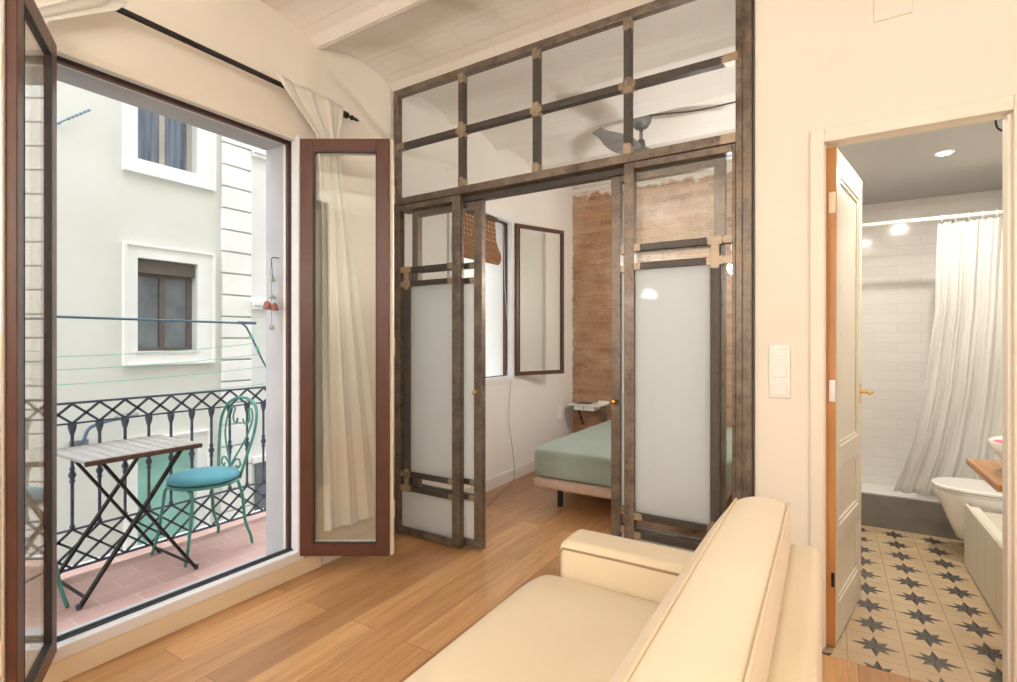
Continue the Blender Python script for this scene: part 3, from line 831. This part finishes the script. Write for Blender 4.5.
# ------------------------------------------------------------------ bathroom
tub = thing('shower_tray', 'raised shower base with grey concrete front across the bathroom end', 'shower base')
MB().box(-.12, 1.149, 4.39, 4.43, .001, .225).build('apron', 'concrete', tub, bevel=.004)
MB().box(-.12, 1.149, 4.431, 5.099, .001, .14).box(-.12, 1.149, 4.431, 4.47, .14, .222).build('tray', 'ceramic', tub, bevel=.006)
rd = MB().tube([(-.119, 4.42, 2.11), (1.149, 4.42, 2.11)], .0125, 12).lathe([(.03, 2.10), (.03, 2.12)], (-5, 0, 0), 6) if False else MB().tube([(-.119, 4.42, 2.11), (1.149, 4.42, 2.11)], .0125, 12)
tag(rd.build('shower_rod', 'whiteplastic', None, smooth=True), 'white rod holding the shower curtain', 'curtain rod')
def shower():
    rows = [(0, 2.085, .615, 1.14), (.04, 2.05, .612, 1.14), (.35, 1.5, .60, 1.14), (.65, .95, .545, 1.14), (.85, .55, .47, 1.13), (1, .24, .375, 1.12)]
    def P(u, v):
        for i in range(len(rows) - 1):
            if v <= rows[i + 1][0] + 1e-9: break
        a, b = rows[i], rows[i + 1]; t = (v - a[0]) / (b[0] - a[0])
        z, xa, xb = (L(a[k], b[k], t) for k in (1, 2, 3))
        ph = 2 * PI * (6 * u + 1.3 * u * u + .5 * math.sin(5 * u))
        A = .014 + .010 * v
        return (L(xa, xb, u) , 4.44 + .05 * v + A * math.sin(ph + math.sin(4 * v)) + .008 * math.sin(2.7 * ph + 6 * v) + .006 * math.sin(13 * v + 9 * u), z + (.01 * math.sin(ph * 1.0) if v < .02 else 0))
    c = MB().grid(P, 130, 40).build('shower_curtain', 'showercloth', None, smooth=True, solid=.0012)
    tag(c, 'white shower curtain hanging in folds from the white rod', 'shower curtain')
    for k in range(8):
        x = .63 + k * .067
        MB().tube([(x, 4.42 + .02 * math.cos(a), 2.105 + .022 * math.sin(a)) for a in [2 * PI * i / 12 for i in range(12)]], .002, 5, closed=True).build('curtain_ring', 'whiteplastic', c)
shower()
# toilet
to = thing('toilet', 'white wall-hung toilet with closed lid beside the shower base', 'toilet')
def toilet():
    def oval(x0, x1, hw, z, n=28):
        out = []
        for k in range(n):
            a = 2 * PI * k / n; c, s_ = math.cos(a), math.sin(a)
            x = (x0 + x1) / 2 + (x1 - x0) / 2 * (abs(c) ** .75) * (1 if c > 0 else -1)
            out.append((x, 4.1 + hw * (abs(s_) ** .8) * (1 if s_ > 0 else -1), z))
        return out
    m = MB(); rings = [oval(.70, 1.149, .10, .10), oval(.645, 1.149, .13, .115), oval(.605, 1.149, .152, .22), oval(.565, 1.149, .172, .33), oval(.545, 1.149, .18, .385), oval(.545, 1.149, .18, .395)]
    n = 28; vs = [p for r in rings for p in r]
    fs = [(i * n + k, i * n + (k + 1) % n, (i + 1) * n + (k + 1) % n, (i + 1) * n + k) for i in range(5) for k in range(n)] + [tuple(range(n)), tuple(5 * n + k for k in range(n))]
    m.add(vs, fs).build('bowl', 'ceramic', to, smooth=True)
    for nm, a, b, g in (('seat', .397, .408, .54), ('lid', .411, .432, .535)):
        rings = [oval(g + .006, 1.10, .178, a), oval(g, 1.105, .184, a + .004), oval(g, 1.105, .184, b - .006), oval(g + .012, 1.095, .172, b)]
        vs = [p for r in rings for p in r]
        fs = [(i * n + k, i * n + (k + 1) % n, (i + 1) * n + (k + 1) % n, (i + 1) * n + k) for i in range(3) for k in range(n)] + [tuple(range(n)), tuple(3 * n + k for k in range(n))]
        MB().add(vs, fs).build(nm, 'ceramic', to, smooth=False, bevel=0)
toilet()
ct = MB().box(.55, 1.149, 2.70, 3.236, .71, .738).build('wooden_countertop', 'counter', None, bevel=.003)
tag(ct, 'thick honey-coloured wooden washbasin counter inside the bathroom', 'countertop')
bs = MB().lathe([(.07, .0), (.11, .02), (.165, .075), (.185, .13), (.180, .132), (.158, .08), (.10, .03), (.02, .02)], (.765, 2.98, .739), 36).build('washbasin', 'ceramic', None, smooth=True)
tag(bs, 'round white vessel washbasin standing on the wooden counter', 'washbasin')
pk = MB().box(.585, .65, 2.93, 2.99, .874, .886)
pk = soft_box(.60, .67, 2.96, 3.02, .844, .870, e=.012, puff=0).build('soap', 'pink', None, smooth=True)
tag(pk, 'pink soap bar on the rim of the white washbasin', 'soap')
cab = thing('low_cabinet', 'low cream boarded cabinet below the wooden counter', 'cabinet')
MB().box(.672, 1.14, 2.72, 3.89, .012, .33).build('body', 'cabboards', cab)
MB().box(.655, .671, 2.72, 3.90, .012, .362).build('front_panel', 'cabboards', cab)
MB().box(.672, .72, 2.72, 3.90, .331, .350).build('top_ledge', 'trimwhite', cab, bevel=.003)
MB().box(.69, .72, 3.05, 3.09, .351, .362).build('handle', 'trimwhite', cab, bevel=.002)
sp = thing('ceiling_spotlight', 'round recessed spotlight in the bathroom ceiling', 'spotlight')
MB().lathe([(.045, 2.394), (.05, 2.399)], (.57, 3.92, 0), 24).build('trim_ring', 'whiteplastic', sp)
MB().lathe([(.030, 2.390), (.032, 2.394)], (.57, 3.92, 0), 24).build('lens', 'lampwhite', sp)
cb = MB().tube(smooth_path([(.705, 3.40, 2.399), (.685, 3.38, 2.37), (.69, 3.38, 2.33), (.715, 3.40, 2.315)]), .005, 6).build('hanging_cable', 'black', None, smooth=True)
tag(cb, 'short black cable end hanging from the bathroom ceiling', 'cable')

# ------------------------------------------------------------------ balcony
struct('floor_balcony', MB().box(-3.72, -2.78, -.5, 3.1, -.18, -.03), 'redtile')
struct('trim_5', MB().box(-3.76, -3.721, -.5, 3.1, -.20, -.015), 'facadewhite', bevel=.004)
rl = thing('balcony_railing', 'slate blue wrought iron balcony railing with lattice bands', 'railing')
RX = -3.62
ys = [1.167 + .1283 * (k - 12) for k in range(26)]
ya_, yb_ = ys[0] - .05, ys[-1] + .05
MB().bar((RX, ya_, .945), (RX, yb_, .945), .030, .012).build('handrail', 'railblue', rl, bevel=.002)
MB().bar((RX, ya_, .83), (RX, yb_, .83), .018, .009).bar((RX, ya_, .232), (RX, yb_, .232), .018, .009).bar((RX, ya_, .015), (RX, yb_, .015), .018, .009).build('flat_rail', 'railblue', rl)
tb, bb = MB(), MB()
for a, b in zip(ys, ys[1:]):
    for p, q in (((a, .83), (b, .94)), ((a, .94), (b, .83))): tb.bar((RX, p[0], p[1]), (RX, q[0], q[1]), .012, .012, (1, 0, 0))
    for z0, z1 in ((.015, .124), (.124, .232)):
        bb.bar((RX, a, z0), (RX, b, z1), .012, .011, (1, 0, 0)); bb.bar((RX, a, z1), (RX, b, z0), .012, .011, (1, 0, 0))
tb.build('lattice_band', 'railblue', rl); bb.build('lattice_band', 'railblue', rl)
bp = [(.0105, .232), (.014, .25), (.0085, .262), (.0085, .49), (.013, .50), (.013, .508), (.009, .515), (.018, .535), (.018, .545), (.009, .562), (.013, .57), (.013, .578), (.0085, .588), (.0085, .765), (.011, .772), (.016, .79), (.020, .81), (.020, .828)]
b0 = MB().lathe(bp, (0, 0, 0), 10).build('baluster', 'railblue', rl, smooth=True)
b0.location = (RX, ys[0], 0)
for y in ys[1:]:
    c = b0.copy(); COL.objects.link(c); c.parent = rl; c.location = (RX, y, 0)
for y in (ya_, yb_): MB().box(RX - .012, RX + .012, y - .012, y + .012, -.03, .95).build('end_post', 'railblue', rl)

# clothes rack
ck = thing('clothes_line_rack', 'blue tube clothes airer with green lines above the balcony railing', 'clothes line', (0, 0, -.024))
fr_ = smooth_path([(-3.70, -.32, .95), (-3.70, -.12, 1.35), (-3.70, -.04, 1.455), (-3.70, .1, 1.463), (-3.70, 1.2, 1.455), (-3.70, 2.10, 1.45), (-3.70, 2.21, 1.44), (-3.70, 2.27, 1.36), (-3.70, 2.40, 1.11), (-3.64, 2.52, .95)], 6)
MB().tube(fr_, .0075, 8).build('tube_frame', 'rackblue', ck, smooth=True)
MB().tube([(-3.70, 2.27, 1.36), (-3.70, 2.283, 1.335)], .014, 8).tube([(-3.70, 2.315, 1.275), (-3.70, 2.33, 1.247)], .013, 8).build('clip', 'greenline', ck)
MB().tube([(-3.70, 2.17, 1.452), (-3.70, 2.31, 1.452)], .011, 8).build('end_clamp', 'rackblue', ck)
for z, sg, dx in ((1.30, .07, 0), (1.215, .06, .03), (1.12, .05, .06), (.99, .03, .09)):
    yr = 2.27 + (1.36 - z) * .55; yl = -.12 - (1.35 - z) * .5
    MB().tube([(-3.70, L(yl, yr, t), z - sg * 4 * t * (1 - t)) for t in [i / 16 for i in range(17)]], .0022, 5).build('line', 'greenline', ck)

# folding table
tb_ = thing('folding_table', 'folding balcony table with grey slatted top and black crossed legs', 'table')
TX0, TX1, TY0, TY1 = -3.59, -3.10, 1.045, 1.60
ns_ = 9; pw = (TY1 - TY0) / ns_
sl = MB()
for k in range(ns_):
    a = TY0 + k * pw; sl.box(TX0, TX1, a + .003, a + pw - .003, .688, .704)
sl.build('slatted_top', 'slatgrey', tb_, bevel=.002)
MB().box(TX1 + .0005, TX1 + .016, TY0, TY1, .678, .702).build('edge_rail', 'slatedge', tb_, bevel=.002); MB().box(TX0 - .016, TX0 - .0005, TY0, TY1, .678, .702).build('edge_rail', 'slatedge', tb_, bevel=.002)
BL = -.018
for x in (TX1 - .025, TX0 + .03):
    MB().bar((x, TY0 + .08, .685), (x, TY1 - .02, BL), .014, .026, (1, 0, 0)).build('leg', 'black', tb_, bevel=.001)
for x in (TX1 - .045, TX0 + .05):
    MB().bar((x, TY1 - .08, .685), (x, TY0 - .0, BL), .014, .026, (1, 0, 0)).build('leg', 'black', tb_, bevel=.001)
for y, z in ((TY0 + .02, .02), (TY1 - .05, .02)):
    MB().bar((TX0 + .03, y, z), (TX1 - .03, y, z), .012, .010).build('cross_bar', 'black', tb_)
for x in (TX1 - .025, TX0 + .03): MB().lathe([(.012, -.029), (.014, -.005)], (x, TY1 - .015, 0), 10).build('foot_cap', 'railblue', tb_)
for x in (TX1 - .045, TX0 + .05): MB().lathe([(.012, -.029), (.014, -.005)], (x, TY0 - .005, 0), 10).build('foot_cap', 'railblue', tb_)

# bistro chair, local: faces -y, origin on the floor at seat centre
def bistro_chair(label, loc, rz):
    c = thing('bistro_chair', label, 'chair', loc, rz, 'green metal bistro chairs on the balcony')
    SR = .195
    ring = [(SR * math.cos(a), SR * math.sin(a), .435) for a in [2 * PI * i / 32 for i in range(32)]]
    MB().tube(ring, .010, 8, closed=True).build('seat_ring', 'green', c, smooth=True)
    MB().lathe([(.02, .428), (SR - .012, .430), (SR - .006, .440), (.02, .441)], (0, 0, 0), 32).build('seat_plate', 'greyfabric', c)
    MB().lathe([(.03, .444), (.175, .445), (.198, .456), (.202, .470), (.190, .484), (.14, .494), (.02, .497)], (0, 0, 0), 36, sx=1.02, sy=1.0).build('seat_cushion', 'cushion', c, smooth=True)
    for sx in (-1, 1):
        f = smooth_path([(sx * .05, -.155, .43), (sx * .10, -.155, .425), (sx * .145, -.158, .39), (sx * .155, -.165, .30), (sx * .165, -.19, .12), (sx * .18, -.215, .008)])
        MB().tube(f, .0095, 8).build('leg', 'green', c, smooth=True)
        r = smooth_path([(sx * .155, .125, .43), (sx * .165, .150, .33), (sx * .17, .165, .17), (sx * .175, .20, .06), (sx * .185, .205, .008)])
        MB().tube(r, .0095, 8).build('leg', 'green', c, smooth=True)
    hoop = smooth_path([(.115, .165, .43), (.145, .185, .55), (.180, .215, .70), (.185, .235, .81), (.145, .255, .895), (.06, .262, .935), (0, .264, .94), (-.06, .262, .935), (-.145, .255, .895), (-.185, .235, .81), (-.18, .215, .70), (-.145, .185, .55), (-.115, .165, .43)])
    MB().tube(hoop, .0095, 8).build('back_hoop', 'green', c, smooth=True)
    hrt = smooth_path([(-.028, .245, .80), (-.045, .247, .77), (-.075, .25, .775), (-.088, .253, .81), (-.075, .257, .865), (-.11, .252, .865), (-.135, .24, .80), (-.11, .21, .68), (-.02, .182, .53), (0, .178, .50), (.02, .182, .53), (.11, .21, .68), (.135, .24, .80), (.11, .252, .865), (.075, .257, .865), (.088, .253, .81), (.075, .25, .775), (.045, .247, .77), (.028, .245, .80)])
    MB().tube(hrt, .0065, 7).build('heart_scroll', 'green', c, smooth=True)
    for sx in (-1, 1):
        s_ = smooth_path([(sx * .012, .178, .50), (sx * .05, .178, .54), (sx * .085, .18, .545), (sx * .10, .178, .51), (sx * .075, .176, .49), (sx * .06, .176, .505)])
        MB().tube(s_, .006, 7).build('lower_scroll', 'green', c, smooth=True)
    return c
bistro_chair('green metal bistro chair with heart-scroll back and teal cushion, right of the folding table', (-3.375, 1.76, -.031), math.radians(3))
bistro_chair('green bistro chair mostly hidden behind the left door leaf, left of the folding table', (-3.385, .80, -.031), math.radians(180))

# wind chime on the reveal
wc = thing('wind_chime', 'small bell wind chime hanging on the grey window reveal', 'wind chime')
X_, Y_ = -2.66, 1.755
MB().tube([(X_, 1.80, 1.765), (X_, 1.765, 1.765), (X_, 1.752, 1.755), (X_, 1.755, 1.742)], .0025, 6).build('hook', 'black', wc)
MB().tube([(X_, Y_, 1.745), (X_ - .012, Y_, 1.65)], .0015, 5).tube([(X_, Y_, 1.745), (X_ + .012, Y_, 1.65)], .0015, 5).tube([(X_, Y_, 1.64), (X_, Y_, 1.37)], .001, 5).build('string', 'black', wc)
MB().lathe([(.004, .035), (.012, .02), (.020, .0)], (X_, Y_, 1.63), 12).lathe([(.004, .02), (.025, .003), (.03, 0)], (X_, Y_, 1.535), 12).build('cap', 'greyfabric', wc)
for dx, dy, z in ((-.03, -.012, 1.475), (.028, .0, 1.465), (.0, -.02, 1.47)):
    MB().lathe([(.004, .045), (.012, .035), (.018, .012), (.021, 0)], (X_ + dx, Y_ + dy, z), 12).build('bell', 'terracotta_bell', wc, smooth=True)
MB().lathe([(.006, -.015), (.014, -.008), (.014, .008), (.006, .015)], (X_, Y_, 1.37), 12).build('clapper', 'greyfabric', wc, smooth=True)

# ------------------------------------------------------------------ building across the street
FX = -10.0
fb = thing('facade_building', 'pale grey-green building across the street with white stone trim', 'building')
holes = [(4.10, 5.08, -2.7, -.62), (4.10, 5.08, 1.10, 2.70), (4.10, 5.08, 4.38, 5.98)]
w = MB(); wall_with_holes(w, FX - .4, FX, -14, 6.12, -4, 14, [])
w = MB().box(FX - .4, FX, -14, 4.10, -4, 14).box(FX - .4, FX, 5.08, 22, -4, 14)
zz = [-4, -2.7, -.62, 1.10, 2.70, 4.38, 5.98, 14]
for a, b in ((-4, -2.7), (-.62, 1.10), (2.70, 4.38), (5.98, 14)): w.box(FX - .4, FX, 4.10, 5.08, a, b)
w.build('wall', 'facade', fb)
MB().box(FX, FX + .03, 6.12, 6.78, -4, 14).build('pale_bay', 'facadegrey', fb)
def quoins(y0, y1):
    m = MB(); z = 2.577 - .42 * 15
    while z < 12: m.box(FX, FX + .07, y0, y1, z + .016, z + .404); z += .4215
    m.build('quoin_strip', 'facadewhite', fb, bevel=.008)
quoins(5.53, 6.12); quoins(6.78, 8.1)
quoins(-3.2, -2.6)
for z in (1.93, 5.03): MB().box(FX + .03, FX + .12, 6.13, 6.77, z, z + .06).box(FX + .03, FX + .16, 6.13, 6.77, z + .07, z + .16).build('moulding', 'facadewhite', fb)
def fwin(y0, y1, z0, z1, oy0, oy1, oz0, oz1, glassmat, box=0, dark='shutterbox', shutter=False):
    f = frame_ring(MB(), FX, FX + .05, y0, y1, z0, z1, .0001)
    f = MB().box(FX, FX + .05, y0, oy0, z0, z1).box(FX, FX + .05, oy1, y1, z0, z1).box(FX, FX + .05, oy0, oy1, z0, oz0).box(FX, FX + .05, oy0, oy1, oz1, z1)
    e = .045
    f.box(FX + .05, FX + .085, y0, y0 + e, z0, z1).box(FX + .05, FX + .085, y1 - e, y1, z0, z1).box(FX + .05, FX + .085, y0 + e, y1 - e, z1 - e, z1).box(FX + .05, FX + .085, y0 + e, y1 - e, z0, z0 + e)
    f.build('stone_surround', 'facadewhite', fb, bevel=.006)
    if shutter:
        s_ = MB(); z = oz0
        while z < oz1: s_.box(FX - .12, FX - .09, oy0, oy1, z, z + .076); z += .08
        s_.build('roller_shutter', 'teal', fb); return
    top = oz1 - box
    a = (FX - .22, FX - .17)
    fr = MB().box(*a, oy0, oy0 + .045, oz0, top).box(*a, oy1 - .09, oy1, oz0, top).box(*a, oy0 + .045, oy1 - .09, top - .05, top).box(*a, oy0 + .045, oy1 - .09, oz0, oz0 + .07)
    my = (oy0 + oy1) / 2 - .02
    fr.box(*a, my - .045, my + .045, oz0 + .07, top - .05)
    if box: fr.box(FX - .22, FX - .05, oy0, oy1, top, oz1)
    ff = fr.build('window_frame', dark, fb)
    MB().box(FX - .21, FX - .20, oy0 + .04, oy1 - .08, oz0 + .06, top - .04).build('pane', glassmat, ff)
fwin(3.885, 5.385, .865, 2.94, 4.10, 5.08, 1.10, 2.70, 'darkglass', box=.24)
MB().box(FX - .05, FX + .07, 4.07, 5.11, 1.07, 1.11).build('window_ledge', 'facadegrey', fb)
fwin(3.885, 5.40, 4.13, 6.22, 4.10, 5.08, 4.38, 5.98, 'curtainglass', dark='framegrey')
fwin(3.90, 5.29, -2.9, -.38, 4.10, 5.08, -2.7, -.62, 'teal', shutter=True)
MB().box(FX + .03, FX + .06, 6.20, 6.72, -3, -1.2).build('pane', 'darkglass', fb)
MB().box(FX + .03, FX + .12, 6.14, 6.76, -1.2, -1.08).build('window_lintel', 'facadewhite', fb)
for yy in (9.6, -.2):
    MB().box(FX, FX + .06, yy, yy + 1.4, 4.2, 6.1).build('stone_surround', 'facadewhite', fb)
    MB().box(FX + .06, FX + .07, yy + .2, yy + 1.2, 4.45, 5.9).build('pane', 'darkglass', fb)
an = thing('wall_antenna', 'thin aerial rod fixed high on the pale facade opposite', 'antenna')
m = MB().tube([(FX + .1, 3.0, 4.56), (FX + .1, 3.42, 4.93)], .012, 6)
m.build('boom', 'rackblue', an)
m = MB()
for k in range(6):
    t = .35 + k * .12; y, z = 3.0 + .42 * t, 4.56 + .37 * t
    m.bar((FX + .1, y - .012, z + .014), (FX + .1, y + .012, z - .014), .012, .03)
m.bar((FX, 3.05, 4.60), (FX + .1, 3.05, 4.60), .02, .02)
m.build('element', 'rackblue', an)
sl_ = thing('street_lamp', 'grey street lamp on a curved arm fixed to the facade opposite', 'street lamp')
MB().tube(smooth_path([(FX + .01, 3.30, -.33), (FX + .12, 3.32, -.28), (FX + .18, 3.38, -.08), (FX + .25, 3.55, .0), (FX + .3, 3.70, .03)]), .025, 8).build('arm', 'rackblue', sl_, smooth=True)
MB().box(FX + .001, FX + .05, 3.18, 3.42, -.42, -.27).build('wall_bracket', 'steelgrey', sl_, bevel=.01)
hd = MB().lathe([(.02, .05), (.07, .04), (.10, 0), (.09, -.03), (.02, -.035)], (0, 0, 0), 18, sx=.8, sy=1.9)
hd.build('lamp_head', 'steelgrey', sl_, smooth=True, loc=(FX + .3, 3.83, .06), rot=(math.radians(8), 0, 0))
struct('ground_street', MB().box(-10, -2.78, -14, 22, -4.2, -4.0), 'asphalt')
struct('wall_own_building', MB().box(-2.79, -2.60, -14, -2.4, -4, 14).box(-2.79, -2.60, 5.56, 22, -4, 14).box(-2.79, -2.60, -2.4, 5.56, 3.26, 14).box(-2.79, -2.60, -2.4, 5.56, -4, -.21), 'plasterback')

# ------------------------------------------------------------------ lamps and light
def ceiling_lamp(x, y, label, power, r=.17, z=2.93, mat='lampwarm', col=(1, .87, .70)):
    t = thing('ceiling_lamp', label, 'ceiling lamp', group='round ceiling lamps of the living room')
    MB().lathe([(r, z + .12), (r + .01, z + .01), (r, z)], (x, y, 0), 32).build('housing', 'whiteplastic', t)
    MB().lathe([(r - .01, z - .004), (r - .01, z - .001)], (x, y, 0), 32).build('diffuser', mat, t)
    area((x, y, z - .02), (0, 0, 0), r * 1.9, power, col)
def area(loc, rot, size, power, col=(1, 1, 1), shape='DISK', sy=None, spread=PI):
    l = bpy.data.lights.new('lamp_light', 'AREA'); l.shape = shape; l.size = size; l.energy = power; l.color = col; l.spread = spread
    if sy: l.size_y = sy
    o = bpy.data.objects.new('lamp_light', l); COL.objects.link(o); o.location = loc; o.rotation_euler = rot
    return o
def point(loc, r, power, col):
    l = bpy.data.lights.new('bulb_light', 'POINT'); l.shadow_soft_size = r; l.energy = power; l.color = col
    o = bpy.data.objects.new('bulb_light', l); COL.objects.link(o); o.location = loc
def pendant(x, y, label, power, col=(1, .965, .92), z=2.35):
    t = thing('pendant_lamp', label, 'pendant lamp', group='globe pendants of the living room')
    MB().tube([(x, y, z + .12), (x, y, 3.0)], .004, 6).build('cord', 'black', t)
    MB().lathe([(.03, .06), (.03, .14)], (x, y, z), 12).build('cap', 'black', t)
    MB().lathe([(.01, -.065), (.045, -.05), (.065, 0), (.045, .05), (.02, .065)], (x, y, z), 20).build('globe', 'lampwarm', t, smooth=True)
    point((x, y, z - .22), .10, power, col)
LP = dict(main=36, side=26, bed=38, bath=17, up=88)
pendant(-.9, -1.2, 'globe pendant over the middle of the living room', LP['main'])
pendant(1.1, -.9, 'globe pendant near the right wall of the living room', LP['side'])
def add_fill_uplight(x, y, label):  # unseen uplighter, added to brighten the ceiling and soften the room light
    t = thing('fill_uplight', label, 'fill lamp', (x, y, 0), group='added fill uplights out of view')
    MB().lathe([(.14, 0), (.14, .012), (.02, .025)], (0, 0, 0), 24).build('base', 'black', t)
    MB().tube([(0, 0, .02), (0, 0, 1.78)], .011, 10).build('pole', 'black', t)
    MB().lathe([(.02, 1.76), (.10, 1.79), (.17, 1.86), (.172, 1.862), (.10, 1.80), (.02, 1.772)], (0, 0, 0), 28, capped=False).build('lamp_shade', 'whiteplastic', t, smooth=True)
    point((x, y, 1.90), .09, LP['up'], (1, .97, .93))
add_fill_uplight(1.5, -1.7, 'added black uplighter out of view, soft fill from the right rear corner')
add_fill_uplight(-2.1, -1.9, 'added black uplighter out of view, soft fill from the left rear corner')
wl = thing('bedroom_fill_lamp', 'added white globe fill light, out of view on the bedroom side wall', 'wall lamp')  # added where the wall hides it, to light the bedroom
MB().lathe([(.025, -.02), (.025, .02)], (-.312, 4.2, 1.84), 16).build('backplate', 'whiteplastic', wl)
MB().lathe([(.01, -.06), (.045, -.045), (.062, 0), (.045, .045), (.01, .06)], (-.40, 4.2, 1.84), 18).build('globe', 'lampwarm', wl, smooth=True)
point((-.60, 4.1, 1.84), .09, LP['bed'], (1, .97, .94))
area((.57, 3.92, 2.385), (0, 0, 0), .06, LP['bath'], (1, .93, .82))
area((.35, 3.1, 2.385), (0, 0, 0), .06, LP['bath'] * .5, (1, .93, .82))  # extra light without a fitting, added to brighten the front of the bathroom

wd = bpy.data.worlds.new('World'); SC.world = wd; wd.use_nodes = True
bg = wd.node_tree.nodes['Background']; bg.inputs[0].default_value = (.93, .965, 1, 1); bg.inputs[1].default_value = 4.2

# ------------------------------------------------------------------ camera
cam = bpy.data.cameras.new('camera'); co = bpy.data.objects.new('camera', cam); COL.objects.link(co)
cam.sensor_width = 36; cam.lens = 516 / 1017 * 36; cam.shift_y = -.001; cam.clip_start = .02
co.location = (0, 0, 1.3); co.rotation_euler = (PI / 2, 0, math.atan2(.5287, .8488))
SC.camera = co
vs_ = SC.view_settings; vs_.view_transform = 'Standard'; vs_.look = 'None'; vs_.gamma = 1; vs_.exposure = 0; vs_.use_curve_mapping = False
SC.cycles.max_bounces = 12; SC.cycles.diffuse_bounces = 6; SC.cycles.transparent_max_bounces = 24
SC.cycles.use_denoising = True; SC.cycles.caustics_reflective = False; SC.cycles.caustics_refractive = False
SC.cycles.sample_clamp_indirect = 6
